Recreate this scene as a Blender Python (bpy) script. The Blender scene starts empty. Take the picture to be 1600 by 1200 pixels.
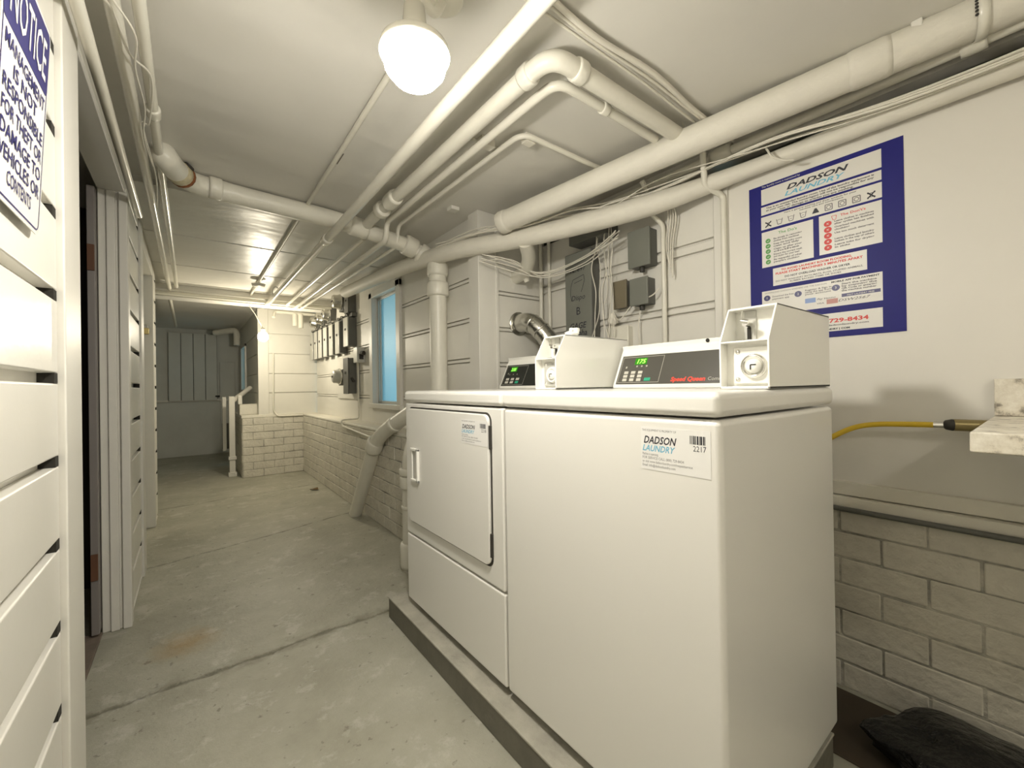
import bpy, bmesh, math, random
from mathutils import Vector, Matrix
random.seed(7)
S = bpy.context.scene
COL = S.collection
PI = math.pi

# ------------------------------------------------------------------ camera
CAMH = 1.04
YAW = math.radians(37.65); ROLL = 0.0156; PITCH = 0.0034; FPX = 652.0
_f = Vector((math.sin(YAW), math.cos(YAW), 0)); _r = Vector((math.cos(YAW), -math.sin(YAW), 0)); _u = Vector((0, 0, 1))
_f2 = (_f * math.cos(PITCH) + _u * math.sin(PITCH)).normalized(); _u2 = _r.cross(_f2).normalized()
_x = _r * math.cos(ROLL) - _u2 * math.sin(ROLL); _y = _r * math.sin(ROLL) + _u2 * math.cos(ROLL)
cd = bpy.data.cameras.new('camera'); cd.sensor_width = 36; cd.sensor_fit = 'HORIZONTAL'; cd.lens = FPX / 1600 * 36
cd.clip_start = 0.02
cam = bpy.data.objects.new('camera', cd); COL.objects.link(cam)
M4 = Matrix((( _x.x, _y.x, -_f2.x, 0), (_x.y, _y.y, -_f2.y, 0), (_x.z, _y.z, -_f2.z, CAMH), (0, 0, 0, 1)))
cam.matrix_world = M4
S.camera = cam
CP = Vector((0, 0, CAMH))
def at(u, v, X=None, Y=None, Z=None):
    """point of the room seen at photo pixel (u,v) on a known plane"""
    d = _f2 + _x * ((u - 800) / FPX) + _y * ((600 - v) / FPX)
    if X is not None: t = X / d.x
    elif Y is not None: t = Y / d.y
    else: t = (Z - CAMH) / d.z
    return CP + d * t

# ------------------------------------------------------------------ world / exposure
W = bpy.data.worlds.new('World'); S.world = W; W.use_nodes = True
wn = W.node_tree.nodes; wl = W.node_tree.links
bg = wn['Background']; bg.inputs[0].default_value = (0.42, 0.72, 0.86, 1); bg.inputs[1].default_value = 1.6
S.view_settings.view_transform = 'Standard'
try: S.view_settings.look = 'None'
except Exception: pass
S.view_settings.gamma = 1.0
S.view_settings.use_curve_mapping = False
S.view_settings.exposure = 0.22
LAMP1 = 260.0      # emission strength of the near ceiling lamp
LAMP2 = 250.0     # far bare bulb
LAMP3 = 75.0      # lamp behind the camera
WARM = (1.0, 0.95, 0.86)

# ------------------------------------------------------------------ materials
def mat(name, col, rough=0.5, metal=0.0, bump=0.0, bscale=30, var=0.0, vscale=3, emit=None, estr=0, spec=0.5, trans=0, coat=0, col2=None):
    m = bpy.data.materials.new(name); m.use_nodes = True
    nt = m.node_tree; b = nt.nodes['Principled BSDF']
    b.inputs['Base Color'].default_value = (*col, 1); b.inputs['Roughness'].default_value = rough
    b.inputs['Metallic'].default_value = metal
    b.inputs['Specular IOR Level'].default_value = spec
    if trans: b.inputs['Transmission Weight'].default_value = trans
    if coat: b.inputs['Coat Weight'].default_value = coat
    if emit: b.inputs['Emission Color'].default_value = (*emit, 1); b.inputs['Emission Strength'].default_value = estr
    tc = None
    if bump or var:
        tc = nt.nodes.new('ShaderNodeTexCoord')
        geo = nt.nodes.new('ShaderNodeNewGeometry')
    if var:
        n = nt.nodes.new('ShaderNodeTexNoise'); n.inputs['Scale'].default_value = vscale; n.inputs['Detail'].default_value = 5
        n.inputs['Roughness'].default_value = 0.6
        nt.links.new(geo.outputs['Position'], n.inputs['Vector'])
        r = nt.nodes.new('ShaderNodeValToRGB'); r.color_ramp.elements[0].position = 0.3; r.color_ramp.elements[1].position = 0.7
        c2 = col2 or tuple(c * (1 - var) for c in col)
        r.color_ramp.elements[0].color = (*c2, 1); r.color_ramp.elements[1].color = (*col, 1)
        nt.links.new(n.outputs['Fac'], r.inputs['Fac']); nt.links.new(r.outputs['Color'], b.inputs['Base Color'])
    if bump:
        n = nt.nodes.new('ShaderNodeTexNoise'); n.inputs['Scale'].default_value = bscale; n.inputs['Detail'].default_value = 4
        nt.links.new(geo.outputs['Position'], n.inputs['Vector'])
        bp = nt.nodes.new('ShaderNodeBump'); bp.inputs['Strength'].default_value = bump; bp.inputs['Distance'].default_value = 0.01
        nt.links.new(n.outputs['Fac'], bp.inputs['Height']); nt.links.new(bp.outputs['Normal'], b.inputs['Normal'])
    return m

PAINT = mat('painted_wood', (0.74, 0.72, 0.655), 0.42, bump=0.18, bscale=9, var=0.05, vscale=4)
GLOSS = mat('gloss_paint', (0.76, 0.74, 0.675), 0.28, bump=0.12, bscale=14)
SMOOTH = mat('smooth_wall', (0.74, 0.715, 0.65), 0.5, bump=0.08, bscale=7, var=0.04, vscale=3)
BRICK = mat('painted_brick', (0.70, 0.665, 0.57), 0.6, bump=0.75, bscale=38, var=0.16, vscale=9)
MORTAR = mat('mortar', (0.66, 0.63, 0.54), 0.75, bump=0.9, bscale=60, var=0.7, vscale=9)
PIPE = mat('pipe_paint', (0.76, 0.735, 0.64), 0.36, bump=0.22, bscale=22, var=0.07, vscale=10)
PIPEG = mat('pipe_gloss', (0.76, 0.735, 0.64), 0.22, bump=0.1, bscale=22)
INSUL = mat('insulation_wrap', (0.74, 0.71, 0.62), 0.6, bump=0.5, bscale=18, var=0.06, vscale=8)
ENAMEL = mat('white_enamel', (0.80, 0.785, 0.735), 0.3, coat=0.3)
ENAMEL2 = mat('bright_enamel', (0.84, 0.83, 0.77), 0.25, coat=0.3)
DARK = mat('dark_void', (0.02, 0.018, 0.013), 0.8)
RUBBER = mat('dark_rubber', (0.035, 0.032, 0.026), 0.6)
PANEL = mat('control_panel_film', (0.078, 0.074, 0.062), 0.35)
PANELB = mat('control_panel_black', (0.018, 0.02, 0.018), 0.3)
CHROME = mat('chrome', (0.75, 0.74, 0.70), 0.16, metal=1)
GALV = mat('galvanised_duct', (0.62, 0.61, 0.56), 0.24, metal=1, bump=0.25, bscale=40)
GREYMET = mat('grey_box_paint', (0.20, 0.205, 0.175), 0.45, bump=0.1, bscale=20, var=0.15)
DKGREY = mat('dark_grey_paint_and_side_shade', (0.13, 0.13, 0.115), 0.45, var=0.2)  # own paint of dark boxes; on lighter boxes, side shade put into colour
BROWNBOX = mat('brown_box_paint', (0.20, 0.17, 0.11), 0.5, var=0.2)
LTGREY = mat('light_grey_metal', (0.55, 0.545, 0.50), 0.3, metal=0.2)
BLUE = mat('blue_poster_ink', (0.012, 0.012, 0.17), 0.5, var=0.15, vscale=6, spec=0.25)
WHITEP = mat('poster_white', (0.70, 0.68, 0.63), 0.4)
STICK = mat('sticker_white', (0.82, 0.81, 0.78), 0.4)
INK = mat('black_ink', (0.02, 0.02, 0.03), 0.5)
INKG = mat('grey_ink', (0.17, 0.16, 0.16), 0.5)
RED = mat('red_ink', (0.62, 0.05, 0.04), 0.5)
GREEN = mat('green_ink', (0.10, 0.32, 0.08), 0.5)
CYAN = mat('light_blue_ink', (0.15, 0.45, 0.62), 0.5)
CARD = mat('card_blue', (0.25, 0.35, 0.62), 0.5)
PINKC = mat('card_pink', (0.5, 0.25, 0.22), 0.5)
NAVY = mat('navy_ink', (0.03, 0.028, 0.13), 0.4)
REDLET = mat('red_lettering', (0.75, 0.07, 0.04), 0.4)
LCD = mat('green_display', (0.02, 0.10, 0.01), 0.3, emit=(0.05, 0.55, 0.0), estr=0.35)
LCDT = mat('green_digits', (0.3, 0.9, 0.1), 0.3, emit=(0.35, 1.0, 0.12), estr=1.3)
BTN = mat('button_grey', (0.55, 0.53, 0.46), 0.5)
BTNG = mat('button_green', (0.02, 0.35, 0.2), 0.5)
LINE = mat('panel_outline', (0.45, 0.43, 0.37), 0.5)
YELLOW = mat('yellow_hose', (0.62, 0.42, 0.02), 0.45)
BRASS = mat('old_brass', (0.30, 0.24, 0.11), 0.4, metal=0.7)
RUST = mat('rust', (0.28, 0.10, 0.03), 0.8, var=0.5, vscale=30)
CABLE = mat('painted_cable', (0.72, 0.69, 0.60), 0.5)
BAG = mat('black_plastic', (0.006, 0.006, 0.007), 0.2, bump=1.0, bscale=45)
ORANGE = mat('orange_scrap', (0.7, 0.25, 0.06), 0.6)
PAPER = mat('tissue', (0.85, 0.84, 0.78), 0.8)
DOORG = mat('grey_steel_door', (0.22, 0.20, 0.19), 0.4)
WOODR = mat('bare_wood', (0.16, 0.07, 0.035), 0.7, var=0.4)
THRESH = mat('threshold_wood', (0.24, 0.19, 0.15), 0.7, var=0.4, vscale=14)
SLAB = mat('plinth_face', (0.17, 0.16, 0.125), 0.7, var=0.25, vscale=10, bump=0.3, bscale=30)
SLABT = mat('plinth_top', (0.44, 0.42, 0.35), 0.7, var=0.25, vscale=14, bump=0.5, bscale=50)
FARW = mat('far_plaster', (0.60, 0.61, 0.57), 0.55, bump=0.25, bscale=8, var=0.1, vscale=3)
LEAFM = mat('dead_leaf', (0.16, 0.10, 0.04), 0.8)
BRASSL = mat('padlock_brass', (0.45, 0.36, 0.15), 0.4, metal=0.6)
SEAM = mat('ceiling_seam_stain', (0.16, 0.14, 0.11), 0.9)
GLOWM = mat('lamp_glow', (1, 1, 1), 0.5, emit=WARM, estr=LAMP1)
BULBM = mat('bulb_glow', (1, 1, 1), 0.5, emit=(1.0, 0.90, 0.70), estr=LAMP2)
LAMP3M = mat('rear_lamp_glow', (1, 1, 1), 0.5, emit=WARM, estr=LAMP3)

def glassmat():
    m = mat('window_glass', (0.40, 0.60, 0.66), 0.55, trans=1.0, spec=0.15)
    return m
GLASS = glassmat()
MGLASS = mat('meter_glass', (0.8, 0.8, 0.76), 0.12, trans=0.35)

def floor_mat():
    m = bpy.data.materials.new('concrete'); m.use_nodes = True; nt = m.node_tree; b = nt.nodes['Principled BSDF']
    N = nt.nodes.new; L = nt.links.new
    geo = N('ShaderNodeNewGeometry')
    def noise(sc, det, rough=0.6, scale=(1, 1, 1)):
        mp = N('ShaderNodeMapping'); mp.inputs['Scale'].default_value = scale
        L(geo.outputs['Position'], mp.inputs['Vector'])
        n = N('ShaderNodeTexNoise'); n.inputs['Scale'].default_value = sc; n.inputs['Detail'].default_value = det; n.inputs['Roughness'].default_value = rough
        L(mp.outputs['Vector'], n.inputs['Vector']); return n
    def ramp(src, els):
        r = N('ShaderNodeValToRGB'); e = r.color_ramp.elements
        e[0].position, e[0].color = els[0][0], els[0][1]; e[1].position, e[1].color = els[-1][0], els[-1][1]
        for p, c in els[1:-1]:
            k = e.new(p); k.color = c
        L(src, r.inputs['Fac']); return r
    n1 = noise(2.3, 9, 0.68)
    base = ramp(n1.outputs['Fac'], [(0.30, (0.29, 0.28, 0.22, 1)), (0.5, (0.37, 0.36, 0.29, 1)), (0.72, (0.45, 0.44, 0.365, 1))])
    n2 = noise(7, 6, 0.7)
    pale = ramp(n2.outputs['Fac'], [(0.55, (0, 0, 0, 1)), (0.63, (1, 1, 1, 1))])
    mx = N('ShaderNodeMix'); mx.data_type = 'RGBA'; L(base.outputs['Color'], mx.inputs[6]); mx.inputs[7].default_value = (0.54, 0.53, 0.47, 1)
    mm = N('ShaderNodeMath'); mm.operation = 'MULTIPLY'; L(pale.outputs['Color'], mm.inputs[0]); mm.inputs[1].default_value = 0.5
    L(mm.outputs[0], mx.inputs[0])
    # orange stain
    sx = N('ShaderNodeVectorMath'); sx.operation = 'SUBTRACT'; L(geo.outputs['Position'], sx.inputs[0])
    p = at(290, 1005, Z=0); sx.inputs[1].default_value = (p.x, p.y, 0)
    ln = N('ShaderNodeVectorMath'); ln.operation = 'LENGTH'; L(sx.outputs[0], ln.inputs[0])
    n5 = noise(18, 5)
    ad = N('ShaderNodeMath'); ad.operation = 'MULTIPLY_ADD'; L(n5.outputs['Fac'], ad.inputs[0]); ad.inputs[1].default_value = 0.16; L(ln.outputs['Value'], ad.inputs[2])
    st = ramp(ad.outputs[0], [(0.10, (0.65, 0.65, 0.65, 1)), (0.22, (0, 0, 0, 1))])
    mx2 = N('ShaderNodeMix'); mx2.data_type = 'RGBA'; L(mx.outputs[2], mx2.inputs[6]); mx2.inputs[7].default_value = (0.36, 0.24, 0.09, 1); L(st.outputs['Color'], mx2.inputs[0])
    # cracks across the corridor
    sep = N('ShaderNodeSeparateXYZ'); L(geo.outputs['Position'], sep.inputs[0])
    nw = noise(2.6, 6, 0.65, (1, 0.25, 1)); prev = None
    for yc, sl, amp in ((1.90, 0.0, 0.12), (3.30, 0.28, 0.10), (4.80, 0.1, 0.08)):
        a = N('ShaderNodeMath'); a.operation = 'MULTIPLY_ADD'; L(sep.outputs['X'], a.inputs[0]); a.inputs[1].default_value = -sl; L(sep.outputs['Y'], a.inputs[2])
        a2 = N('ShaderNodeMath'); a2.operation = 'MULTIPLY_ADD'; L(nw.outputs['Fac'], a2.inputs[0]); a2.inputs[1].default_value = amp; L(a.outputs[0], a2.inputs[2])
        a3 = N('ShaderNodeMath'); a3.operation = 'SUBTRACT'; L(a2.outputs[0], a3.inputs[0]); a3.inputs[1].default_value = yc + amp * 0.5
        a4 = N('ShaderNodeMath'); a4.operation = 'ABSOLUTE'; L(a3.outputs[0], a4.inputs[0])
        n9 = noise(14, 3)
        a5 = N('ShaderNodeMath'); a5.operation = 'MULTIPLY_ADD'; L(n9.outputs['Fac'], a5.inputs[0]); a5.inputs[1].default_value = 0.045; L(a4.outputs[0], a5.inputs[2])
        rr = ramp(a5.outputs[0], [(0.018, (1, 1, 1, 1)), (0.036, (0, 0, 0, 1))])
        if prev is None: prev = rr.outputs['Color']
        else:
            q = N('ShaderNodeMath'); q.operation = 'MAXIMUM'; L(prev, q.inputs[0]); L(rr.outputs['Color'], q.inputs[1]); prev = q.outputs[0]
    mx3 = N('ShaderNodeMix'); mx3.data_type = 'RGBA'; L(mx2.outputs[2], mx3.inputs[6]); mx3.inputs[7].default_value = (0.085, 0.08, 0.055, 1)
    q = N('ShaderNodeMath'); q.operation = 'MULTIPLY'; L(prev, q.inputs[0]); q.inputs[1].default_value = 0.75; L(q.outputs[0], mx3.inputs[0])
    b1 = N('ShaderNodeMath'); b1.operation = 'MULTIPLY_ADD'; L(nw.outputs['Fac'], b1.inputs[0]); b1.inputs[1].default_value = 0.12; L(sep.outputs['Y'], b1.inputs[2])
    b2 = N('ShaderNodeMath'); b2.operation = 'SUBTRACT'; L(b1.outputs[0], b2.inputs[0]); b2.inputs[1].default_value = 1.96
    b3 = N('ShaderNodeMath'); b3.operation = 'ABSOLUTE'; L(b2.outputs[0], b3.inputs[0])
    nb = noise(5, 5, 0.7)
    b4 = N('ShaderNodeMath'); b4.operation = 'MULTIPLY_ADD'; L(nb.outputs['Fac'], b4.inputs[0]); b4.inputs[1].default_value = 0.30; L(b3.outputs[0], b4.inputs[2])
    hb = ramp(b4.outputs[0], [(0.13, (1, 1, 1, 1)), (0.19, (0, 0, 0, 1))])
    mxh = N('ShaderNodeMix'); mxh.data_type = 'RGBA'; L(mx3.outputs[2], mxh.inputs[6]); mxh.inputs[7].default_value = (0.17, 0.16, 0.11, 1)
    qh = N('ShaderNodeMath'); qh.operation = 'MULTIPLY'; L(hb.outputs['Color'], qh.inputs[0]); qh.inputs[1].default_value = 0.6; L(qh.outputs[0], mxh.inputs[0])
    mx3 = mxh
    # small specks
    n6 = noise(26, 3)
    sp = ramp(n6.outputs['Fac'], [(0.30, (1, 1, 1, 1)), (0.36, (0, 0, 0, 1))])
    mx4 = N('ShaderNodeMix'); mx4.data_type = 'RGBA'; L(mx3.outputs[2], mx4.inputs[6]); mx4.inputs[7].default_value = (0.12, 0.11, 0.08, 1)
    q2 = N('ShaderNodeMath'); q2.operation = 'MULTIPLY'; L(sp.outputs['Color'], q2.inputs[0]); q2.inputs[1].default_value = 0.6; L(q2.outputs[0], mx4.inputs[0])
    L(mx4.outputs[2], b.inputs['Base Color'])
    b.inputs['Roughness'].default_value = 0.5
    h = N('ShaderNodeMath'); h.operation = 'MULTIPLY_ADD'; L(prev, h.inputs[0]); h.inputs[1].default_value = -0.9; L(n2.outputs['Fac'], h.inputs[2])
    bp = N('ShaderNodeBump'); bp.inputs['Strength'].default_value = 0.5; bp.inputs['Distance'].default_value = 0.012
    L(h.outputs[0], bp.inputs['Height']); L(bp.outputs['Normal'], b.inputs['Normal'])
    return m
CONC = floor_mat()

def ceil_mat():
    m = mat('ceiling_paint', (0.72, 0.70, 0.64), 0.38, var=0.06, vscale=2.0)
    nt = m.node_tree; N = nt.nodes.new; L = nt.links.new; b = nt.nodes['Principled BSDF']
    geo = N('ShaderNodeNewGeometry')
    mp = N('ShaderNodeMapping'); mp.inputs['Scale'].default_value = (0.8, 1.6, 1); L(geo.outputs['Position'], mp.inputs['Vector'])
    n = N('ShaderNodeTexNoise'); n.inputs['Scale'].default_value = 1.6; n.inputs['Detail'].default_value = 3; L(mp.outputs[0], n.inputs['Vector'])
    n2 = N('ShaderNodeTexNoise'); n2.inputs['Scale'].default_value = 22; L(geo.outputs['Position'], n2.inputs['Vector'])
    a = N('ShaderNodeMath'); a.operation = 'MULTIPLY_ADD'; L(n2.outputs['Fac'], a.inputs[0]); a.inputs[1].default_value = 0.03; L(n.outputs['Fac'], a.inputs[2])
    bp = N('ShaderNodeBump'); bp.inputs['Strength'].default_value = 0.5; bp.inputs['Distance'].default_value = 0.05
    L(a.outputs[0], bp.inputs['Height']); L(bp.outputs['Normal'], b.inputs['Normal'])
    return m
CEIL = ceil_mat()

def granite_mat():
    m = mat('granite', (0.62, 0.57, 0.46), 0.3)
    nt = m.node_tree; N = nt.nodes.new; L = nt.links.new; b = nt.nodes['Principled BSDF']
    geo = N('ShaderNodeNewGeometry')
    n = N('ShaderNodeTexNoise'); n.inputs['Scale'].default_value = 24; n.inputs['Detail'].default_value = 8; n.inputs['Roughness'].default_value = 0.7
    L(geo.outputs['Position'], n.inputs['Vector'])
    r = N('ShaderNodeValToRGB'); e = r.color_ramp.elements
    e[0].position = 0.30; e[0].color = (0.10, 0.09, 0.075, 1); e[1].position = 0.62; e[1].color = (0.80, 0.76, 0.66, 1)
    k = e.new(0.40); k.color = (0.38, 0.34, 0.27, 1); k = e.new(0.47); k.color = (0.66, 0.61, 0.50, 1)
    L(n.outputs['Fac'], r.inputs['Fac']); L(r.outputs['Color'], b.inputs['Base Color'])
    return m
GRANITE = granite_mat()

# ------------------------------------------------------------------ mesh helper
class MB:
    def __init__(s): s.v = []; s.f = []; s.sm = []
    def add(s, vs, fs, smooth=False):
        o = len(s.v); s.v += [tuple(p) for p in vs]
        for f in fs: s.f.append(tuple(i + o for i in f)); s.sm.append(smooth)
        return s
    def box(s, a, b):
        x0, y0, z0 = [min(p, q) for p, q in zip(a, b)]; x1, y1, z1 = [max(p, q) for p, q in zip(a, b)]
        vs = [(x0,y0,z0),(x1,y0,z0),(x1,y1,z0),(x0,y1,z0),(x0,y0,z1),(x1,y0,z1),(x1,y1,z1),(x0,y1,z1)]
        return s.add(vs, [(0,3,2,1),(4,5,6,7),(0,1,5,4),(1,2,6,5),(2,3,7,6),(3,0,4,7)])
    def obox(s, o, ax, ay, az, lo, hi):
        """box in the frame (ax, ay, az) at origin o"""
        vs = []
        for z in (lo[2], hi[2]):
            for x, y in ((lo[0], lo[1]), (hi[0], lo[1]), (hi[0], hi[1]), (lo[0], hi[1])):
                vs.append(o + ax * x + ay * y + az * z)
        fs = [(0,3,2,1),(4,5,6,7),(0,1,5,4),(1,2,6,5),(2,3,7,6),(3,0,4,7)]
        if ax.cross(ay).dot(az) < 0: fs = [tuple(reversed(f)) for f in fs]
        return s.add(vs, fs)
    def prism(s, pts, axis, a, b):
        """extrude a polygon (2D) along axis 'x','y','z' from a to b"""
        n = len(pts)
        def P(p, t):
            return {'x': (t, p[0], p[1]), 'y': (p[0], t, p[1]), 'z': (p[0], p[1], t)}[axis]
        vs = [P(p, a) for p in pts] + [P(p, b) for p in pts]
        fs = [tuple(range(n)), tuple(range(2*n-1, n-1, -1))] + [(i, i+n, (i+1) % n + n, (i+1) % n) for i in range(n)]
        return s.add(vs, fs)
    def tube(s, path, r, seg=16, cap=True):
        path = [Vector(p) for p in path]; n = len(path)
        rs = r if isinstance(r, (list, tuple)) else [r] * n
        tang = []
        for i in range(n):
            a = path[max(i-1, 0)]; b = path[min(i+1, n-1)]
            tang.append((b - a).normalized())
        t0 = tang[0]; ref = Vector((0,0,1)) if abs(t0.z) < 0.9 else Vector((1,0,0))
        nrm = (ref - t0 * ref.dot(t0)).normalized(); vs = []
        for i in range(n):
            t = tang[i]; nrm = (nrm - t * nrm.dot(t)); nrm.normalize(); bn = t.cross(nrm)
            for k in range(seg):
                a = 2*PI*k/seg; vs.append(path[i] + (nrm*math.cos(a) + bn*math.sin(a)) * rs[i])
        fs = []
        for i in range(n-1):
            for k in range(seg):
                k2 = (k+1) % seg; fs.append((i*seg+k, i*seg+k2, (i+1)*seg+k2, (i+1)*seg+k))
        s.add(vs, fs, True)
        if cap:
            s.add(vs[:seg], [tuple(range(seg-1, -1, -1))]); s.add(vs[-seg:], [tuple(range(seg))])
        return s
    def lathe(s, prof, o, axis, seg=24):
        """prof: list of (r, h) along axis from o"""
        o = Vector(o); ax = Vector(axis).normalized(); ref = Vector((0,0,1)) if abs(ax.z) < 0.9 else Vector((1,0,0))
        n1 = ax.cross(ref).normalized(); n2 = ax.cross(n1); vs = []
        for r, h in prof:
            for k in range(seg):
                a = 2*PI*k/seg; vs.append(o + ax*h + (n1*math.cos(a) + n2*math.sin(a)) * max(r, 1e-5))
        fs = []
        for i in range(len(prof)-1):
            for k in range(seg):
                k2 = (k+1) % seg; fs.append((i*seg+k, i*seg+k2, (i+1)*seg+k2, (i+1)*seg+k))
        return s.add(vs, fs, True)
    def build(s, name, material, parent=None, bevel=0, segs=2, smooth_all=False, autosmooth=True):
        me = bpy.data.meshes.new(name)
        off = Vector((0,0,0))
        if parent is not None: off = pos_of(parent)
        elif s.v:
            c = [sum(p[i] for p in s.v)/len(s.v) for i in range(3)]
            off = Vector((c[0], c[1], min(p[2] for p in s.v)))
        me.from_pydata([tuple(Vector(p) - off) for p in s.v], [], s.f); me.update()
        bm = bmesh.new(); bm.from_mesh(me)
        bmesh.ops.recalc_face_normals(bm, faces=bm.faces); bm.to_mesh(me); bm.free()
        for i, p in enumerate(me.polygons): p.use_smooth = s.sm[i] or smooth_all or bevel > 0
        me.materials.append(material)
        o = bpy.data.objects.new(name, me); COL.objects.link(o)
        if parent is not None: o.parent = parent
        else: o.location = off
        if bevel:
            b = o.modifiers.new('bevel', 'BEVEL'); b.width = bevel; b.segments = segs; b.limit_method = 'ANGLE'; b.angle_limit = math.radians(40)
            b.harden_normals = True
        return o
def pos_of(o):
    p = Vector(o.location)
    while o.parent is not None: o = o.parent; p += Vector(o.location)
    return p
def tag(o, label, cat, group=None, kind=None):
    o['label'] = label; o['category'] = cat
    if group: o['group'] = group
    if kind: o['kind'] = kind
    return o
def thing(name, loc, label, cat, group=None):
    o = bpy.data.objects.new(name, None); COL.objects.link(o); o.location = loc; o.empty_display_size = 0.05
    return tag(o, label, cat, group)
def struct(name, mb, m, bevel=0, segs=1, parent=None):
    o = mb.build(name, m, parent, bevel, segs)
    if parent is None: o['kind'] = 'structure'
    return o
def fillet(path, rad=0.05, n=6):
    """round the corners of a polyline"""
    P = [Vector(p) for p in path]; out = [P[0]]
    for i in range(1, len(P)-1):
        a, b, c = P[i-1], P[i], P[i+1]
        l = min(rad, (a-b).length*0.48, (c-b).length*0.48)
        p, q = b + (a-b).normalized()*l, b + (c-b).normalized()*l
        for k in range(n+1):
            t = k/n; out.append(p*(1-t)**2 + b*2*t*(1-t) + q*t*t)
    out.append(P[-1]); return out
def spline(path, n=8):
    P = [Vector(p) for p in path]; P = [P[0]*2 - P[1]] + P + [P[-1]*2 - P[-2]]; out = []
    for i in range(1, len(P)-2):
        for k in range(n):
            t = k/n; a, b, c, d = P[i-1], P[i], P[i+1], P[i+2]
            out.append(0.5*((2*b) + (c-a)*t + (2*a-5*b+4*c-d)*t*t + (3*b-a-3*c+d)*t**3))
    out.append(P[-2]); return out

_tc = {}
def text_into(mb, s, size, o, right, up, align='LEFT', shear=0, xs=1.0, off=0.0004, bold=0.0, width=None):
    """lay lettering flat on a surface: o = baseline point, right/up unit vectors"""
    cu = bpy.data.curves.new('t', 'FONT'); cu.body = s; cu.size = size; cu.align_x = align; cu.shear = shear; cu.resolution_u = 2
    cu.offset = bold; cu.extrude = 0.0
    ob = bpy.data.objects.new('t', cu); COL.objects.link(ob)
    me = ob.to_mesh(); vs = [v.co.copy() for v in me.vertices]; fs = [tuple(p.vertices) for p in me.polygons]
    ob.to_mesh_clear(); bpy.data.objects.remove(ob); bpy.data.curves.remove(cu)
    if not vs: return
    if width:
        w = max(v.x for v in vs) - min(v.x for v in vs)
        xs = width / max(w, 1e-6)
    nrm = right.cross(up).normalized()
    mb.add([o + right*(v.x*xs) + up*v.y + nrm*off for v in vs], fs)
def rect_into(mb, o, right, up, x0, y0, x1, y1, th=0.0004, base=0.0):
    n = right.cross(up).normalized()
    mb.obox(Vector(o), right, up, n, (x0, y0, base), (x1, y1, base+th))
def disc_into(mb, o, right, up, x, y, r, th=0.0006, seg=18, ry=None):
    n = right.cross(up).normalized(); ry = ry or r
    vs = [o + right*(x + r*math.cos(2*PI*k/seg)) + up*(y + ry*math.sin(2*PI*k/seg)) + n*th for k in range(seg)]
    mb.add(vs, [tuple(range(seg))])
def ring_into(mb, o, right, up, pts, w, th=0.0005):
    """outline strip through 2D points"""
    n = right.cross(up).normalized()
    for (x0, y0), (x1, y1) in zip(pts[:-1], pts[1:]):
        d = Vector((x1-x0, y1-y0)); L = max(d.length, 1e-6); d /= L; p = Vector((-d.y, d.x)) * w * 0.5
        c = [(x0 - p.x, y0 - p.y), (x1 - p.x, y1 - p.y), (x1 + p.x, y1 + p.y), (x0 + p.x, y0 + p.y)]
        mb.add([o + right*a + up*b + n*th for a, b in c], [(0, 1, 2, 3)])

# ================================================================== THE SETTING
ZC = 2.02           # ceiling
XR = 1.75           # alcove right wall
XW = 1.30           # corridor upper right wall
XB = 1.13           # corridor brick face
XL = -0.222         # left wall board face
YP = 5.82           # pier face
YF = 8.4            # far wall
YBK = -1.7          # wall behind the camera
YA = 1.94           # alcove return wall

m = MB().box((-2.2, YBK-0.1, -0.1), (2.3, YF+0.2, 0.0)); struct('floor', m, CONC)
m = MB().box((-2.2, YBK-0.1, ZC), (2.3, YF+0.2, ZC+0.1)); struct('ceiling', m, CEIL)
# ceiling panel seams (raised battens)
m = MB()
for y in (3.35, 4.15):
    m.box((-0.3, y-0.004, ZC-0.004), (1.25, y+0.004, ZC+0.01))
m.box((-0.2, 2.52, ZC-0.03), (0.75, 2.60, ZC+0.01))
struct('trim_1', m, CEIL, bevel=0.003)

m = MB()
for (ya, yb, w) in ((1.52, 1.78, 0.006), (1.80, 1.90, 0.011), (1.93, 2.28, 0.005), (2.62, 3.3, 0.005), (3.36, 4.1, 0.004)):
    m.box((0.509, ya, ZC-0.0015), (0.509+w, yb, ZC+0.001))
struct('trim_14', m, SEAM)

# ---- horizontal board wall generator
def boards_x(mb, X, sgn, y0, y1, z0, z1, gaps, gap=0.022, th=0.022, back=0.05):
    """boards on a wall normal to X; sgn = direction the face looks"""
    zs = [z0] + [g for g in sorted(gaps) if z0 + 0.02 < g < z1 - 0.02] + [z1]
    for i in range(len(zs)-1):
        a = zs[i] + (gap/2 if i else 0); b = zs[i+1] - (gap/2 if i < len(zs)-2 else 0)
        mb.box((X, y0, a), (X - sgn*th, y1, b))
    mb.box((X - sgn*(th-0.002), y0, z0), (X - sgn*(th+back), y1, z1))
def boards_y(mb, Y, sgn, x0, x1, z0, z1, gaps, gap=0.022, th=0.022, back=0.05):
    zs = [z0] + [g for g in sorted(gaps) if z0 + 0.02 < g < z1 - 0.02] + [z1]
    for i in range(len(zs)-1):
        a = zs[i] + (gap/2 if i else 0); b = zs[i+1] - (gap/2 if i < len(zs)-2 else 0)
        mb.box((x0, Y, a), (x1, Y - sgn*th, b))
    mb.box((x0, Y - sgn*(th-0.002), z0), (x1, Y - sgn*(th+back), z1))

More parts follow.
